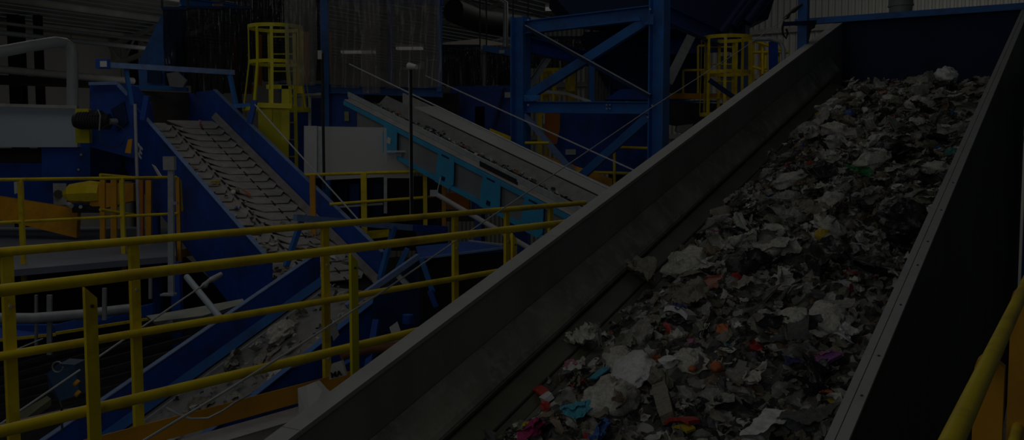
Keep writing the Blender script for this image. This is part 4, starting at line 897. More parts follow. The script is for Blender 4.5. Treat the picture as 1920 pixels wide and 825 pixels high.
# pinkish hose bundles
hp = [pd(-30, 812, 5.2), pd(60, 790, 5.3), pd(120, 776, 5.45), pd(200, 763, 5.7), pd(260, 757, 5.9)]
single('hose', MB().tube(hp, .028, 10), PIPEP, 'dull pink hose above the lower rail at the left', 'hose')
hp = [pd(545, 684, 6.1), pd(600, 668, 6.15), pd(640, 655, 6.2), pd(680, 645, 6.2), pd(745, 640, 6.3), pd(800, 640, 6.4)]
single('hose', MB().tube(hp, .024, 10), PIPEP, 'dull pink hose bending behind the slant-topped yellow post', 'hose')
single('hose', MB().tube([pd(640, 668, 6.1), pd(690, 655, 6.2), pd(760, 650, 6.3)], .03, 10), mat('rusty_hose', (.22, .10, .05), .6), 'rust-brown hose just below the dull pink hose', 'hose')
single('loose_cord', MB().tube([pd(312, 765, 5.4), pd(335, 778, 5.35), pd(358, 785, 5.3), pd(390, 784, 5.3), pd(418, 770, 5.35), pd(440, 755, 5.4), pd(470, 738, 5.5)], .007, 6), STEEL, 'loose grey cord sagging along the orange toe board', 'cord')
single('cable_tie', MB().tube([pd(112, 752, 5.0), pd(116, 765, 4.95), pd(115, 780, 4.95), pd(117, 808, 4.9)], .006, 6), BLACK, 'black cord looped over the lower left rail', 'cord')
# long ropes
sagp = [pd(250, 838, 3.2), pd(400, 748, 3.7), pd(560, 648, 4.3), pd(720, 545, 5.2), pd(870, 441, 6.3), pd(1060, 312, 8.2), pd(1220, 203, 9.9), pd(1380, 100, 11.6), pd(1478, 30, 12.1)]
t = thing('pull_cord', 'long grey pull cord running diagonally along the trough to the blue post', 'cord', sagp[0])
obj('cord', MB().tube(sagp, .0052, 6), GALV, t)
obj('turnbuckle', MB().tube([pd(1468, 36, 12.1), pd(1476, 32, 12.1), pd(1482, 24, 12.15), pd(1488, 20, 12.15), pd(1504, 8, 12.2)], [.012, .03, .015, .03, .014], 8), DARK, t)
for a, b, c_, da, db, lb in (((655, 120), (900, 240), (1150, 358), 15.0, 10.5, 'thin pale wire from cabin to trough wall, lower of two'), ((798, 142), (1000, 234), (1190, 320), 15.5, 12.2, 'thin pale wire from cabin post to trough wall, upper of two'),
        ((478, 196), (570, 282), (672, 412), 14.9, 12.0, 'thin pale wire descending from the bracket post past the white cabinet')):
    single('guy_wire', MB().tube([pd(*a, da), pd(*c_, db)], .011, 6), GALV, lb, 'wire')
# hall lamp and pale boxes near the roof
LAMP = emit('lamp_glow', (1.0, .97, .9), 1.6)
for x, y, d_, w_, lb in ((1040, 17, 22, .45, 'glowing hall lamp left of the dark hopper'), (672, 98, 24, .9, 'glowing strip lamp seen through the clear curtain, left one'), (768, 91, 24, .7, 'glowing strip lamp seen through the clear curtain, right one')):
    t = thing('hall_lamp', lb, 'lamp', pd(x, y, d_)); obj('housing', MB().box(pd(x, y, d_) + V((0, 0, .06)), w_, .3, .05), STEEL, t); obj('diffuser', MB().box(pd(x, y, d_), w_ * .95, .26, .05), LAMP, t)
t = thing('storage_drum', 'grey-green ribbed drum above the trough end beam', 'drum', pd(1689, 22, 15.5))
obj('barrel', MB().tube([pd(1689, 26, 15.5), pd(1689, 8, 15.5), pd(1689, -40, 15.5)], [.17, .19, .19], 20), DUCT, t)
obj('rib', MB().tube([pd(1689, 12, 15.5), pd(1689, 9, 15.5)], .2, 20), DUCT, t)
single('ceiling_duct', MB().tube([pd(850, 20, 22), pd(900, 40, 23), pd(1010, 55, 24)], .28, 14), BLACK, 'large dark duct under the roof left of the steel frame', 'duct')
single('vertical_conduit', MB().tube([pd(905, -20, 20), pd(948, 6, 20), pd(948, 88, 20)], .06, 10), STEEL, 'grey conduit bending down above the short blue beam', 'conduit')
single('white_roll', MB().tube([pd(952, 118, 21), pd(952, 142, 21)], .18, 16), LIGHTG, 'pale roll standing behind the left blue column', 'roll')
bc = single('brown_crate', MB().box(pd(955, 150, 21), .5, .4, .35), BROWN, 'brown crate below the pale roll', 'crate')
kid('pedestal', MB().bar(drop(pd(955, 155, 21), ZG), pd(955, 155, 21), .3, .3), NAVY, bc)
single('lit_wall_patch', MB().prism([pd(830, 88, 26), pd(960, 84, 26), pd(900, 72, 26), pd(830, 80, 26)], V((0, .05, 0))), mat('lit_wall_cream', (.5, .45, .36), .6), 'cream patch painting the lit wall band under the roof left of the frame', 'sheet')  # cream colour stands in for a brightly lit band of end wall

# ================================================================== THE WASTE
def fmat(name, c, rough=.45, var=.2, scale=14, dirt=None):
    return mat(name, c, rough, var=var, scale=scale, dirt=dirt, dirt_scale=9, spec=.5, bump=.35)
PALE = fmat('pale_film', (.58, .565, .50), dirt=(.34, .32, .25))
GREYF = fmat('grey_film', (.34, .33, .29), dirt=(.19, .18, .14))
OLIVE = fmat('soiled_olive_scrap', (.27, .255, .19), dirt=(.13, .12, .085), rough=.6)
DARKF = fmat('black_film', (.035, .035, .034), rough=.35, dirt=(.08, .08, .075))
CHAR = fmat('charcoal_scrap', (.10, .10, .097), rough=.6, dirt=(.05, .05, .045))
TAN = fmat('brown_paper', (.31, .235, .16), rough=.75, dirt=(.18, .14, .10))
WHT = fmat('white_film', (.80, .80, .79), dirt=(.6, .59, .55), var=.08)
REDF = fmat('red_scrap', (.50, .05, .04)); ORF = fmat('orange_scrap', (.62, .17, .05)); YELF = fmat('yellow_scrap', (.62, .45, .03))
GRNF = fmat('green_film', (.05, .28, .09)); CYF = fmat('cyan_scrap', (.06, .38, .50)); BLF = fmat('blue_cloth', (.05, .14, .42))
PNK = fmat('pink_film', (.50, .20, .30)); MAG = fmat('magenta_cloth', (.42, .03, .15)); PUR = fmat('purple_scrap', (.34, .12, .40)); NVY = fmat('navy_print', (.09, .09, .24))
def sheet(seed, n=13, folds=5, flat=.42, elong=1.0, rag=.16):
    r = random.Random(seed); mb = MB(); n = n if n < 8 else int(n * 1.5); ca = r.uniform(0, 3.14); cax, cay = math.cos(ca), math.sin(ca)
    pts = []
    for i in range(n + 1):
        for j in range(n + 1):
            x, y = i / n - .5, j / n - .5
            # squircle the outline so that it is irregular rather than a neat square
            L = max(abs(x), abs(y)) * 2; ang = math.atan2(y, x)
            k = 1 - rag * L * (1 + noise.noise(V((math.cos(ang) * 1.7, math.sin(ang) * 1.7, seed)))) - .17 * L * abs(math.sin(2 * ang))
            pts.append(V((x * elong * k, y * k, .012 * noise.noise(V((x * 9, y * 9, seed))))))
    for f in range(folds):
        a = r.uniform(0, math.tau); nrm = V((math.cos(a), math.sin(a), 0)); off = r.uniform(-.25, .3); th = r.choice((1, -1)) * r.uniform(.7, 2.7)
        c, s_ = math.cos(th), math.sin(th)
        for p in pts:
            d_ = p.dot(nrm) - off
            if d_ > 0:
                z = p.z; q = d_ * c - z * s_ * .6; zz = d_ * s_ + z * c
                p += nrm * (q - d_); p.z = zz
    for p in pts:
        q = p * 5 + V((seed * 3.1, 0, 0))
        rd = 1 - abs(noise.noise(q)) * 2; rd2 = 1 - abs(noise.noise(q * 2.3)) * 2
        if n >= 8:
            w_ = V(((p.x * cax + p.y * cay) * 13, (-p.x * cay + p.y * cax) * 3.5, seed)) + V((rd * 1.3, 0, 0)); rd3 = 1 - abs(noise.noise(w_)) * 2.4
        else: rd3 = 0
        p += V((noise.noise(q + V((9, 0, 0))), noise.noise(q + V((0, 9, 0))), 0)) * .08; p.z += rd * .10 + rd2 * .055 + rd3 * .055
    zs = sorted(p.z for p in pts); zr = zs[-1] - zs[0]; zm = zs[0]; k = flat / max(zr, flat)
    for p in pts: p.z = (p.z - zm) * k
    cx_, cy_ = sum(p.x for p in pts) / len(pts), sum(p.y for p in pts) / len(pts)
    mb.v = [V((p.x - cx_, p.y - cy_, p.z)) for p in pts]
    for i in range(n):
        for j in range(n):
            k = i * (n + 1) + j; mb.f.append([k, k + 1, k + n + 2, k + n + 1])
    mb.sm = True; return mb
def bag(seed, elong=1.25, flat=.55, n=16, ridge=.16):
    mb = MB(); m_ = n * 2
    for i in range(n + 1):
        th = math.pi * i / n
        for j in range(m_):
            ph = math.tau * j / m_; d_ = V((math.sin(th) * math.cos(ph), math.sin(th) * math.sin(ph), math.cos(th)))
            q = d_ * 2.0 + V((seed * 5.3, 0, 0))
            rr = .5 * (1 + .28 * noise.noise(q) + ridge * (.5 - abs(noise.noise(q * 2.1)) * 2) + ridge * .5 * (.5 - abs(noise.noise(q * 4.7)) * 2))
            mb.v.append(V((d_.x * rr * elong, d_.y * rr, max(d_.z, -.55) * rr * flat + .28 * flat)))
    for i in range(n):
        for j in range(m_):
            mb.f.append([i * m_ + j, (i + 1) * m_ + j, (i + 1) * m_ + (j + 1) % m_, i * m_ + (j + 1) % m_])
    mb.sm = True; return mb
def blank(name, mb, m):
    me = bpy.data.meshes.new(name); me.from_pydata(mb.v, [], mb.f); me.materials.append(m)
    me.polygons.foreach_set('use_smooth', [True] * len(me.polygons))
    me.set_sharp_from_angle(angle=math.radians(60)); return me
def heap_h(a, p):
    e = min(1, max(0, (p + 2.80) / .34)); e = e * e * (3 - 2 * e)
    q = V((a, p, 0))
    dens = 1.0 if a > 4 else 1.0
    return -1.255 + e * (.10 + .075 * noise.noise(q * 1.3) + .05 * noise.noise(q * 3.7)) * dens
def heap_n(a, p):
    d_ = .05; dh = (heap_h(a + d_, p) - heap_h(a - d_, p)) / (2 * d_) + M0.te; dq = (heap_h(a, p + d_) - heap_h(a, p - d_)) / (2 * d_)
    return (-M0.U * dh - M0.N * dq + V((0, 0, 1))).normalized()
def put(o, a, p, size, rot, lift=0.0, tilt=(0, 0), sink=.02):
    nrm = heap_n(a, p); x = (M0.D - nrm * M0.D.dot(nrm)).normalized(); y = nrm.cross(x)
    R = Matrix((x, y, nrm)).transposed() @ Matrix.Rotation(rot, 3, 'Z') @ Matrix.Rotation(tilt[0], 3, 'X') @ Matrix.Rotation(tilt[1], 3, 'Y')
    W = R.to_4x4() @ Matrix.Diagonal((size, size, size, 1)); W.translation = M0(a, p, heap_h(a, p)) + nrm * (lift - sink)
    o.matrix_world = W; return o
def on_heap(px, py, lift=.03):      # heap point seen at a pixel
    r = ray(px, py); lo = None
    for i in range(60, 1500):
        q = ORG + r * (i * .01 * 1.2)
        a, p = q.dot(M0.U), q.dot(M0.N)
        if q.z < M0(a, p, heap_h(a, p)).z + lift: return a, p
    return None
# continuous fines: crumpled height field plus thousands of small torn flakes
na, npp = 470, 88; mb = MB(); A0, A1, P0, P1 = 2.6, 12.62, -2.80, -.855
for i in range(na + 1):
    for j in range(npp + 1):
        a = A0 + (A1 - A0) * i / na; p = P0 + (P1 - P0) * j / npp
        q = V((a * 9, p * 9, 0)); e = min(1, max(0, (p + 2.76 + .10 * noise.noise(V((a * 1.6, 0, 7)))) / .12))
        rd = (1 - 2 * abs(noise.noise(q))) * .035 + (1 - 2 * abs(noise.noise(q * 2.3))) * .02
        mb.v.append(M0(a, p, heap_h(a, p) - .035 + e * rd - (1 - e) * .03))
for i in range(na):
    for j in range(npp):
        k = i * (npp + 1) + j; mb.f.append([k, k + npp + 1, k + npp + 2, k + 1])
mb.sm = False
FINES = bpy.data.materials.new('mixed_fines'); FINES.use_nodes = True; nt = FINES.node_tree; nn_ = nt.nodes; Lk = nt.links
tc = nn_.new('ShaderNodeTexCoord'); vo = nn_.new('ShaderNodeTexVoronoi'); vo.inputs['Scale'].default_value = 16; vo.inputs['Randomness'].default_value = 1
nzz = nn_.new('ShaderNodeTexNoise'); nzz.inputs['Scale'].default_value = 6; nzz.inputs['Detail'].default_value = 5
mxv = nn_.new('ShaderNodeMix'); mxv.data_type = 'RGBA'; mxv.inputs[0].default_value = .12
Lk.new(tc.outputs['Object'], nzz.inputs['Vector']); Lk.new(tc.outputs['Object'], mxv.inputs[6]); Lk.new(nzz.outputs['Color'], mxv.inputs[7]); Lk.new(mxv.outputs[2], vo.inputs['Vector'])
sx = nn_.new('ShaderNodeSeparateColor'); Lk.new(vo.outputs['Color'], sx.inputs[0])
rp_ = nn_.new('ShaderNodeValToRGB'); rp_.color_ramp.interpolation = 'CONSTANT'; Lk.new(sx.outputs[0], rp_.inputs[0])
cs_ = [(0, (.03, .03, .028)), (.22, (.08, .08, .07)), (.4, (.17, .165, .13)), (.55, (.26, .25, .22)), (.68, (.05, .05, .045)), (.8, (.38, .37, .34)), (.9, (.20, .14, .09)), (.95, (.5, .49, .46))]
rp_.color_ramp.elements[0].color = (*cs_[0][1], 1); rp_.color_ramp.elements[1].position = cs_[1][0]; rp_.color_ramp.elements[1].color = (*cs_[1][1], 1)
for ps, c_ in cs_[2:]:
    e_ = rp_.color_ramp.elements.new(ps); e_.color = (*c_, 1)
Lk.new(rp_.outputs[0], nn_['Principled BSDF'].inputs['Base Color']); nn_['Principled BSDF'].inputs['Roughness'].default_value = .6
fo = obj('shredded_fines', mb, FINES)
tag(fo, 'layer of crushed small scrap covering the trough belt under the larger pieces', 'waste', kind='stuff')
rnd = random.Random(77)
FL = [PALE, GREYF, OLIVE, DARKF, CHAR, TAN, WHT, REDF, CYF, BLF, YELF, PNK, ORF]
FW_ = [20, 24, 20, 16, 14, 8, 4, 1.2, .6, .8, .6, .8, .8]
protos = [sheet(500 + i, n=4, folds=2, flat=.5) for i in range(14)]
vs, fs, mi = [], [], []
for i in range(4200):
    a = A0 + (A1 - A0) * (rnd.random() ** 1.1); p = rnd.uniform(-2.74, -.87) if rnd.random() > .05 else rnd.uniform(-2.80, -2.7)
    if p < -2.66 and noise.noise(V((a * 1.6, 0, 7))) < -.1: continue
    size = rnd.uniform(.04, .14)
    pr = rnd.choice(protos); nrm = heap_n(a, p); R = Matrix.Rotation(rnd.uniform(0, 6.28), 3, 'Z')
    x = (M0.D - nrm * M0.D.dot(nrm)).normalized(); y = nrm.cross(x)
    B = Matrix((x, y, nrm)).transposed() @ R @ Matrix.Rotation(rnd.gauss(0, .45), 3, 'X') @ Matrix.Rotation(rnd.gauss(0, .45), 3, 'Y')
    o_ = M0(a, p, heap_h(a, p)) + nrm * rnd.uniform(-.045, .01)
    k = len(vs); vs += [B @ (v * size) + o_ for v in pr.v]; fs += [[k + q for q in f] for f in pr.f]
    m_i = rnd.choices(range(len(FL)), FW_)[0]; mi += [m_i] * len(pr.f)
me = bpy.data.meshes.new('torn_scraps'); me.from_pydata(vs, [], fs)
for m_ in FL: me.materials.append(m_)
me.polygons.foreach_set('material_index', mi)
so = bpy.data.objects.new('torn_scraps', me); COL.objects.link(so)
tag(so, 'thousands of small torn film and paper scraps strewn over the trough belt', 'waste', kind='stuff')
# individually placed larger pieces
kinds = [('film_scrap', PALE, 'pale film', 'pale film pieces on the trough belt', 'film', 92, (.20, .46)),
         ('film_scrap', GREYF, 'grey film', 'grey film pieces on the trough belt', 'film', 70, (.20, .42)),
         ('olive_rag', OLIVE, 'olive rag', 'soiled olive rags on the trough belt', 'rag', 46, (.20, .42)),
         ('black_scrap', DARKF, 'black film', 'black film pieces on the trough belt', 'film', 34, (.2, .42)),
         ('paper_scrap', TAN, 'brown paper', 'brown paper pieces on the trough belt', 'paper', 20, (.13, .26))]
SPOTS = []
def special(px, py, name, mb, m_, size, rot, label, cat, tilt=(0, 0), lift=.04):
    h_ = on_heap(px, py)
    if not h_: return
    me = blank(name, mb, m_); o = bpy.data.objects.new(name, me); COL.objects.link(o)
    SPOTS.append((h_[0], h_[1], size * .5)); put(o, h_[0], h_[1], size, rot, lift=lift, tilt=tilt); tag(o, label, cat); return o
def carton(lx, ly, lz, bend=.15, seed=1):
    mb = MB(); n = 6
    for i in range(n + 1):
        u = i / n - .5; z = -bend * (u * 2) ** 2 * ly
        w_ = 1 + .25 * noise.noise(V((u * 3, seed, 0)))
        for (yy, zz) in ((-.5, 0), (.5, 0), (.5, 1), (-.5, 1)): mb.v.append(V((u * lx, yy * ly * w_, zz * lz + z + .04 * noise.noise(V((u * 5, yy * 3, seed))))))
    for i in range(n):
        for j in range(4): mb.f.append([i * 4 + j, (i + 1) * 4 + j, (i + 1) * 4 + (j + 1) % 4, i * 4 + (j + 1) % 4])
    mb.f.append([0, 1, 2, 3]); mb.f.append([n * 4 + 3, n * 4 + 2, n * 4 + 1, n * 4]); mb.sm = True; return mb
S = special
S(1110, 645, 'plastic_bag', sheet(901, 18, 5, .45, 1.5), PALE, .40, 1.2, 'large creased pale olive bag at the left edge of the waste', 'bag')
S(1190, 700, 'plastic_bag', bag(902, 1.7, .42, 18), WHT, .26, .3, 'smooth whitish bag just right of the cyan strip', 'bag')
S(1430, 812, 'white_sheet', sheet(903, 18, 2, .18, 1.5), WHT, .42, .2, 'broad white sheet at the bottom centre of the waste', 'sheet')
S(1525, 800, 'charcoal_cloth', sheet(904, 16, 3, .3, 1.2), CHAR, .34, .8, 'smooth charcoal cloth at the bottom near the right lip', 'cloth')
S(1555, 610, 'plastic_bag', bag(905, 1.2, .6, 18), PALE, .26, .4, 'round crinkled lilac-white bag below the black heap near the right lip', 'bag')
S(1585, 640, 'plastic_bag', sheet(906, 16, 4, .4), WHT, .30, .9, 'bright white film lump right of the round lilac-white bag', 'film')
S(1015, 733, 'red_pouch', carton(1.0, .36, .12, .3), REDF, .17, 1.0, 'narrow red pouch at the left edge of the waste', 'pouch', lift=.05)
S(1030, 745, 'white_tub', carton(1.0, .6, .3, .1), WHT, .10, .9, 'small white tub lying against the narrow red pouch', 'tub')
S(1128, 704, 'tape_strip', carton(1, .35, .05, .05), CYF, .16, -.1, 'flat cyan and white tape strip in front of a smooth whitish bag', 'strip', lift=.06)
S(1085, 775, 'cyan_film', sheet(907, 14, 2, .25, 1.3), CYF, .19, .3, 'bright cyan film near the bottom left of the waste', 'film', lift=.05)
S(1010, 818, 'magenta_cloth', sheet(908, 14, 4, .4, 1.9), MAG, .26, -.3, 'dark magenta cloth at the bottom left of the waste', 'cloth', lift=.05)
S(1130, 818, 'blue_cloth', sheet(909, 14, 4, .35, 1.6), BLF, .20, .2, 'crumpled blue cloth at the bottom edge of the waste', 'cloth', lift=.05)
S(1283, 790, 'red_packet', carton(1, .7, .12, .2), REDF, .15, 1.3, 'red and yellow snack packet standing near the bottom of the waste', 'packet', tilt=(.5, .2), lift=.06)
S(1287, 803, 'yellow_packet_half', carton(1, .7, .12, .2), YELF, .10, 1.2, 'bright yellow wrapper directly under the red packet', 'wrapper', tilt=(.4, 0), lift=.06)
S(1072, 685, 'pink_wrapper', sheet(910, 12, 3, .35), PNK, .13, .4, 'small mauve wrapper left of the flat cyan strip', 'wrapper', lift=.04)
S(1275, 590, 'printed_packet', carton(1, .8, .2, .2), WHT, .17, 1.4, 'white packet with navy print and pointed top', 'packet', tilt=(.5, 0), lift=.07)
S(1272, 594, 'navy_wrapper', sheet(911, 12, 3, .4), NVY, .12, .4, 'small navy wrapper tucked in the white pointed packet', 'wrapper', lift=.12)
S(1345, 445, 'orange_scrap', sheet(912, 12, 3, .4), ORF, .13, .4, 'orange-red scrap high on the left side of the waste', 'scrap', lift=.05)
S(1290, 475, 'orange_scrap', sheet(913, 12, 3, .3), REDF, .11, .1, 'small dull red scrap below the orange-red one at the left side', 'scrap', lift=.04)
S(1345, 690, 'orange_wad', bag(914, 1.1, .7, 10), ORF, .07, .1, 'orange wad in the middle of the lower waste', 'wad', lift=.05)
S(1300, 695, 'orange_wad', bag(915, 1.1, .7, 10), ORF, .045, .1, 'small orange ball left of the orange wad', 'wad', lift=.06)
S(1340, 538, 'salmon_film', sheet(916, 14, 4, .4, 1.4), fmat('salmon_film', (.5, .22, .17)), .20, .5, 'salmon-pink film beside the white packet with navy print', 'film', lift=.05)
S(1540, 447, 'yellow_wad', bag(917, 1.0, .8, 12), YELF, .12, .4, 'bright yellow wad in the middle of the waste', 'wad', lift=.05)
S(1612, 328, 'green_film', sheet(918, 14, 3, .35, 1.9), GRNF, .27, -.6, 'shiny green film stretched across the upper waste', 'film', lift=.05)
S(1545, 672, 'magenta_film', sheet(919, 12, 3, .35, 1.5), PNK, .16, .6, 'pink film between white film and the black heap at the lower right', 'film', lift=.06)
S(1552, 680, 'purple_strip', carton(1, .28, .1, .3), PUR, .22, -.5, 'purple strip directly under the pink film at the lower right', 'strip', lift=.07)
S(1480, 682, 'navy_scrap', sheet(920, 12, 3, .3, 1.6), NVY, .12, -.5, 'small indigo scrap left of the purple strip', 'scrap', lift=.06)
S(1480, 312, 'red_scrap', sheet(921, 12, 3, .4), REDF, .11, .5, 'red scrap at the upper left edge of the waste', 'scrap', lift=.05)
S(1520, 308, 'red_scrap', sheet(922, 12, 3, .4), REDF, .09, 1.5, 'second red scrap a little right of the upper left one', 'scrap', lift=.05)
S(1592, 215, 'blue_wad', bag(923, 1.2, .7, 10), BLF, .10, .5, 'small blue wad near the top of the waste', 'wad', lift=.05)
S(1535, 215, 'lime_scrap', sheet(924, 12, 3, .4), YELF, .10, .5, 'yellow-green scrap at the top left edge of the waste', 'scrap', lift=.05)
S(1780, 288, 'teal_film', sheet(925, 12, 3, .3), fmat('teal_film', (.06, .3, .25)), .16, .5, 'teal film pressed against the right lip', 'film', lift=.05)
S(1773, 158, 'white_bag', bag(926, 1.4, .8, 16), WHT, .24, .5, 'rounded white bag on top of the heap before the blue end plate', 'bag', lift=.10)
S(1810, 210, 'plastic_bag', sheet(927, 16, 4, .4, 1.4), PALE, .40, .5, 'large pale crumpled bag against the right lip near the top', 'bag', lift=.05)
S(1735, 262, 'open_tray', carton(1, .6, .12, .25), BLACK, .34, 1.9, 'open black tray tilted in the upper right waste', 'tray', tilt=(.5, .2), lift=.06)
S(1690, 435, 'black_bag', bag(928, 1.1, .75, 18, .3), DARKF, .36, .5, 'puffed black bag against the right lip', 'bag', lift=.06)
S(1672, 408, 'white_rag', sheet(929, 14, 4, .45), WHT, .22, .5, 'white rag draped above the puffed black bag', 'rag', lift=.08)
S(1720, 420, 'white_card', carton(1, .7, .03, .02), WHT, .26, .9, 'flat white card between the puffed black bag and the lip', 'card', lift=.06)
S(1560, 460, 'clear_bottle_half', bag(930, 1.4, .7, 12, .1), GREYF, .13, .9, 'curled pale grey cup shape right of the yellow wad', 'cup', lift=.06)
S(1570, 515, 'black_bag', sheet(931, 18, 4, .4, 1.2), DARKF, .62, .9, 'large torn black sack left of the lip below the puffed black bag', 'sack', lift=.02)
S(1640, 520, 'black_bag', sheet(932, 18, 4, .4, 1.5), DARKF, .62, .2, 'long torn black sack lying along the right lip', 'sack', lift=.03)
S(1490, 640, 'black_bag', sheet(933, 18, 4, .4, 1.3), CHAR, .5, .2, 'dull black sack in the lower right middle of the waste', 'sack', lift=.03)
S(1510, 720, 'black_bag', sheet(934, 18, 4, .4, 1.3), DARKF, .5, .7, 'black sack below the purple strip', 'sack', lift=.03)
S(1545, 700, 'red_scrap', sheet(935, 12, 3, .3), ORF, .10, .7, 'orange-red scrap just below the purple strip', 'scrap', lift=.07)
S(1552, 745, 'red_scrap', sheet(936, 12, 3, .3), ORF, .09, .2, 'lowest orange-red scrap beside the right lip', 'scrap', lift=.07)
S(1250, 760, 'grey_tube', carton(1, .22, .16, .15), OLIVE, .36, .5, 'long rolled olive-grey sheet in the lower middle of the waste', 'roll', lift=.05)
S(1390, 430, 'plastic_bag', sheet(937, 16, 4, .45, 1.3), PALE, .34, .2, 'bright crinkled bag high on the left side of the waste', 'bag', lift=.06)
S(1210, 530, 'plastic_bag', sheet(938, 16, 4, .45, 1.6), OLIVE, .36, .2, 'drab flattened bag spilling toward the belt edge', 'bag', lift=.05)
S(1485, 265, 'standing_rag', sheet(939, 14, 4, .6, 1.0), GREYF, .20, .2, 'pointed grey rag standing at the upper left edge of the waste', 'rag', tilt=(.9, 0), lift=.05)
hh = on_heap(1665, 522)
if hh:
    c = M0(hh[0], hh[1], heap_h(*hh) + .10)
    single('wire_loop', MB().tube([c + M0.N * x_ + M0.D * y_ for x_, y_ in ((.08, -.12), (.02, -.02), (-.06, .02), (-.10, -.02), (-.09, -.09))], .006, 6), WHT, 'thin white wire hook lying on the black sack by the lip', 'wire')

rnd = random.Random(11); sid = 0
for nm, m_, lab_, grp, cat, cnt, (s0, s1) in kinds:
    bases = []
    for b in range(7):
        sid += 1
        mbb = sheet(sid, 13, rnd.randint(3, 6), rnd.uniform(.32, .5), rnd.uniform(.8, 1.6)) if b < 5 else bag(sid, rnd.uniform(1, 1.6), rnd.uniform(.5, .75), 11, .3)
        bases.append(blank(nm, mbb, m_))
    for i in range(cnt):
        o = bpy.data.objects.new(nm, bases[i % 7]); COL.objects.link(o)
        a = 3.0 + 9.4 * (rnd.random() ** .95); p = rnd.uniform(-2.62, -.98)
        if a < 4.3: p = rnd.uniform(-2.6, -1.6)
        if i % 7 >= 5: s_ = rnd.uniform(s0, s1) * .6
        else: s_ = rnd.uniform(s0, s1)
        while any((a - a2) ** 2 + (p - p2) ** 2 < (r2 * .85 + s_ * .32) ** 2 for a2, p2, r2 in SPOTS):
            a = 3.0 + 9.4 * (rnd.random() ** .95); p = rnd.uniform(-2.62, -.98)
            if a < 4.3: p = rnd.uniform(-2.6, -1.6)
        put(o, a, p, s_, rnd.uniform(0, 6.28), lift=rnd.uniform(.0, .05), tilt=(rnd.gauss(0, .22), rnd.gauss(0, .22)))
        zone = 'lowest stretch' if a < 5 else 'lower stretch' if a < 6.8 else 'middle stretch' if a < 8.8 else 'upper stretch' if a < 10.8 else 'top end'
        side = 'beside the left skirt' if p < -2.25 else 'left of centre' if p < -1.85 else 'right of centre' if p < -1.4 else 'by the right lip'
        shp = ['folded', 'creased', 'curled', 'spread', 'twisted', 'wadded', 'balled'][i % 7]
        tag(o, '%s %s %s in the waste, trough belt %s, %s' % ('big' if s_ > (s0 + s1) / 2 else 'small', shp, lab_, zone, side), cat, grp)

# ------------------------------------------------------------------ pieces on the other conveyors
def put_c(o, fr, a, p, h, size, rot, tilt=(0, 0)):
    R = Matrix((fr.D, fr.W.cross(fr.D), fr.W)).transposed() @ Matrix.Rotation(rot, 3, 'Z') @ Matrix.Rotation(tilt[0], 3, 'X')
    W = R.to_4x4() @ Matrix.Diagonal((size, size, size, 1)); W.translation = fr(a, p, h); o.matrix_world = W
rnd = random.Random(3)
pal = [(PALE, 'pale'), (WHT, 'white'), (TAN, 'tan'), (GREYF, 'grey'), (OLIVE, 'drab')]
bases = {nm: [blank('paper_piece', sheet(700 + 10 * k + b, 10, 2, .2, 1.3), m_) for b in range(3)] for k, (m_, nm) in enumerate(pal)}
for i in range(46):
    nm = rnd.choices(['pale', 'white', 'tan', 'grey', 'drab'], [4, 2, 2, 3, 1])[0]
    o = bpy.data.objects.new('paper_piece', rnd.choice(bases[nm])); COL.objects.link(o)
    a = rnd.uniform(11.0, 12.6) if i < 30 else rnd.uniform(12.6, 15.6)
    put_c(o, C1, a, rnd.uniform(PL + .12, PR - .18) if i < 30 else PL + rnd.uniform(.08, .4), HB + .02, rnd.uniform(.10, .26), rnd.uniform(0, 6.28))
    tag(o, 'loose %s paper piece lying on the overlapping grey conveyor plates' % nm, 'paper', '%s paper pieces on the plate conveyor' % nm)
for px, py, m_, lb in ((404, 345, YELF, 'yellow and cream wrapper on the left half of the plate conveyor'), (462, 366, ORF, 'orange strip of wrapper on the lower plate conveyor'), (376, 235, PNK, 'pink paper on the upper plates of the conveyor'), (444, 360, TAN, 'brown card beside the orange strip on the plate conveyor')):
    a = C1.s_on(px, py, 6.4); r = ray(px, py)
    # intersect the plate plane
    n_ = C1.W; q0_ = C1(12, 6.4, HB + .03); t_ = (q0_ - ORG).dot(n_) / r.dot(n_); q = ORG + r * t_
    o = bpy.data.objects.new('wrapper', blank('wrapper', sheet(int(px), 10, 2, .2, 1.5), m_)); COL.objects.link(o)
    put_c(o, C1, q.dot(C1.U), q.dot(C1.N), HB + .045, .22, .6); tag(o, lb, 'wrapper')
for i in range(22):
    nm = rnd.choices(['pale', 'white', 'tan', 'grey', 'drab'], [4, 1, 1.5, 4, 3])[0]
    mbx = None; o = bpy.data.objects.new('flat_scrap', rnd.choice(bases[nm])); COL.objects.link(o)
    put_c(o, C2, rnd.uniform(q0 + .0, q1 - .2) if False else rnd.uniform(5.2, C2.s_on(600, 473, QL) - .1), rnd.uniform(QL + .35, QR - .12), QB - .055, rnd.uniform(.16, .40), rnd.uniform(0, 6.28))
    tag(o, 'flattened %s scrap on the blue-walled transfer conveyor belt' % nm, 'scrap', '%s scraps on the transfer conveyor' % nm)
for i, (px, py, s_, m_, lb) in enumerate(((528, 628, .42, PALE, 'big puffed pale bag on the transfer conveyor'), (485, 655, .34, PALE, 'pale torn bag midway down the transfer conveyor'), (440, 685, .42, GREYF, 'large grey bag low on the transfer conveyor'), (566, 590, .34, OLIVE, 'drab bag at the upper end of the transfer conveyor'))):
    r = ray(px, py); n_ = C2.W; t_ = (C2(6, -7.6, QB - .04) - ORG).dot(n_) / r.dot(n_); q = ORG + r * t_
    o = bpy.data.objects.new('plastic_bag', blank('plastic_bag', sheet(800 + i, 16, 4, .4, 1.4) if i else bag(811, 1.5, .6, 16, .25), m_)); COL.objects.link(o)
    put_c(o, C2, q.dot(C2.U), q.dot(C2.N), QB - .05, s_ * (1 if i else .7), .4 + i); tag(o, lb, 'bag')
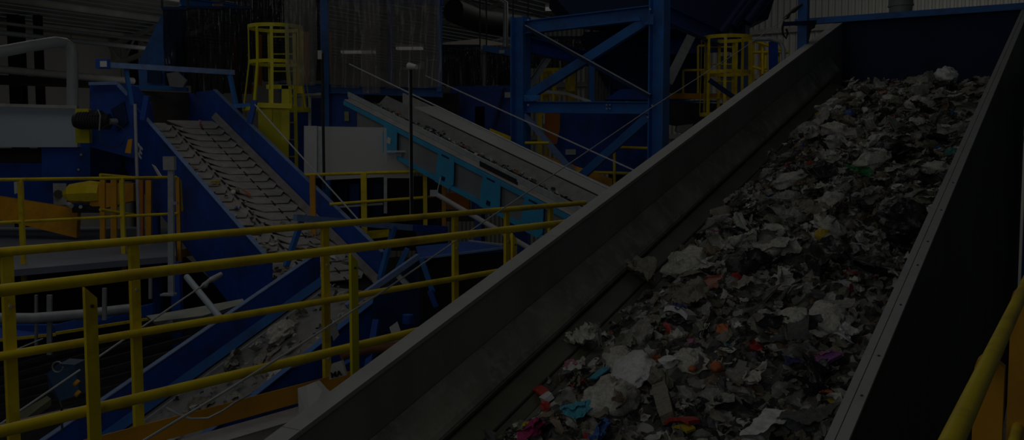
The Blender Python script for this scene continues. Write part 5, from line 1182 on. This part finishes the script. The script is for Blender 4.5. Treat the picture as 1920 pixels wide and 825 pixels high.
# fines on the cyan-framed conveyor and in the pit
def flakes(name, n, place, label, weights, seed, s0=.03, s1=.09):
    r_ = random.Random(seed); vs, fs, mi = [], [], []
    for i in range(n):
        o_, nrm = place(r_); size = r_.uniform(s0, s1); pr = r_.choice(protos)
        B = nrm.to_track_quat('Z', 'Y').to_matrix() @ Matrix.Rotation(r_.uniform(0, 6.28), 3, 'Z') @ Matrix.Rotation(r_.gauss(0, .4), 3, 'X')
        k = len(vs); vs += [B @ (v * size) + o_ for v in pr.v]; fs += [[k + q for q in f] for f in pr.f]; mi += [r_.choices(range(len(FL)), weights)[0]] * len(pr.f)
    me = bpy.data.meshes.new(name); me.from_pydata(vs, [], fs)
    for m_ in FL: me.materials.append(m_)
    me.polygons.foreach_set('material_index', mi); o = bpy.data.objects.new(name, me); COL.objects.link(o)
    tag(o, label, 'waste', kind='stuff')
flakes('small_scrap', 900, lambda r_: (C3(r_.uniform(7.4, 13), min(9.3, max(8.62, r_.gauss(8.9, .14))), -1.835 + r_.uniform(0, .05)), C3.W), 'fine mixed scrap lying along the belt of the cyan framed conveyor', [14, 12, 6, 14, 10, 3, 8, 1, .3, .3, .3, .3, 1.5], 5, .03, .11)
flakes('belt_litter', 200, lambda r_: (C2(r_.uniform(4.6, C2.s_on(600, 473, QL)), r_.uniform(QL + .22, QR - .06), QB - .05 + r_.uniform(0, .03)), C2.W), 'fine litter between the bags on the transfer conveyor belt', [14, 16, 10, 10, 10, 5, 3, .6, .2, .2, .2, .2, .5], 6, .04, .13)
flakes('chip_litter', 160, lambda r_: (C1(r_.uniform(11, 15.7), PL + abs(r_.gauss(0, .35)), HB + .03), C1.W), 'small chips scattered along the left flange of the plate conveyor', [16, 6, 6, 14, 8, 8, 10, .5, .1, .1, 1.5, .5, 1], 7, .04, .12)
flakes('pit_scrap', 420, lambda r_: (pd(r_.uniform(690, 850), 0, 1) * 0 + pz(r_.uniform(700, 850), r_.uniform(575, 650), -.75) + V((0, 0, r_.uniform(0, .12))), V((0, 0, 1))), 'dark scrap heap in the pit behind the walkway railing', [5, 9, 7, 30, 24, 5, 1, .3, .2, 1, .2, .2, .3], 8, .06, .22)
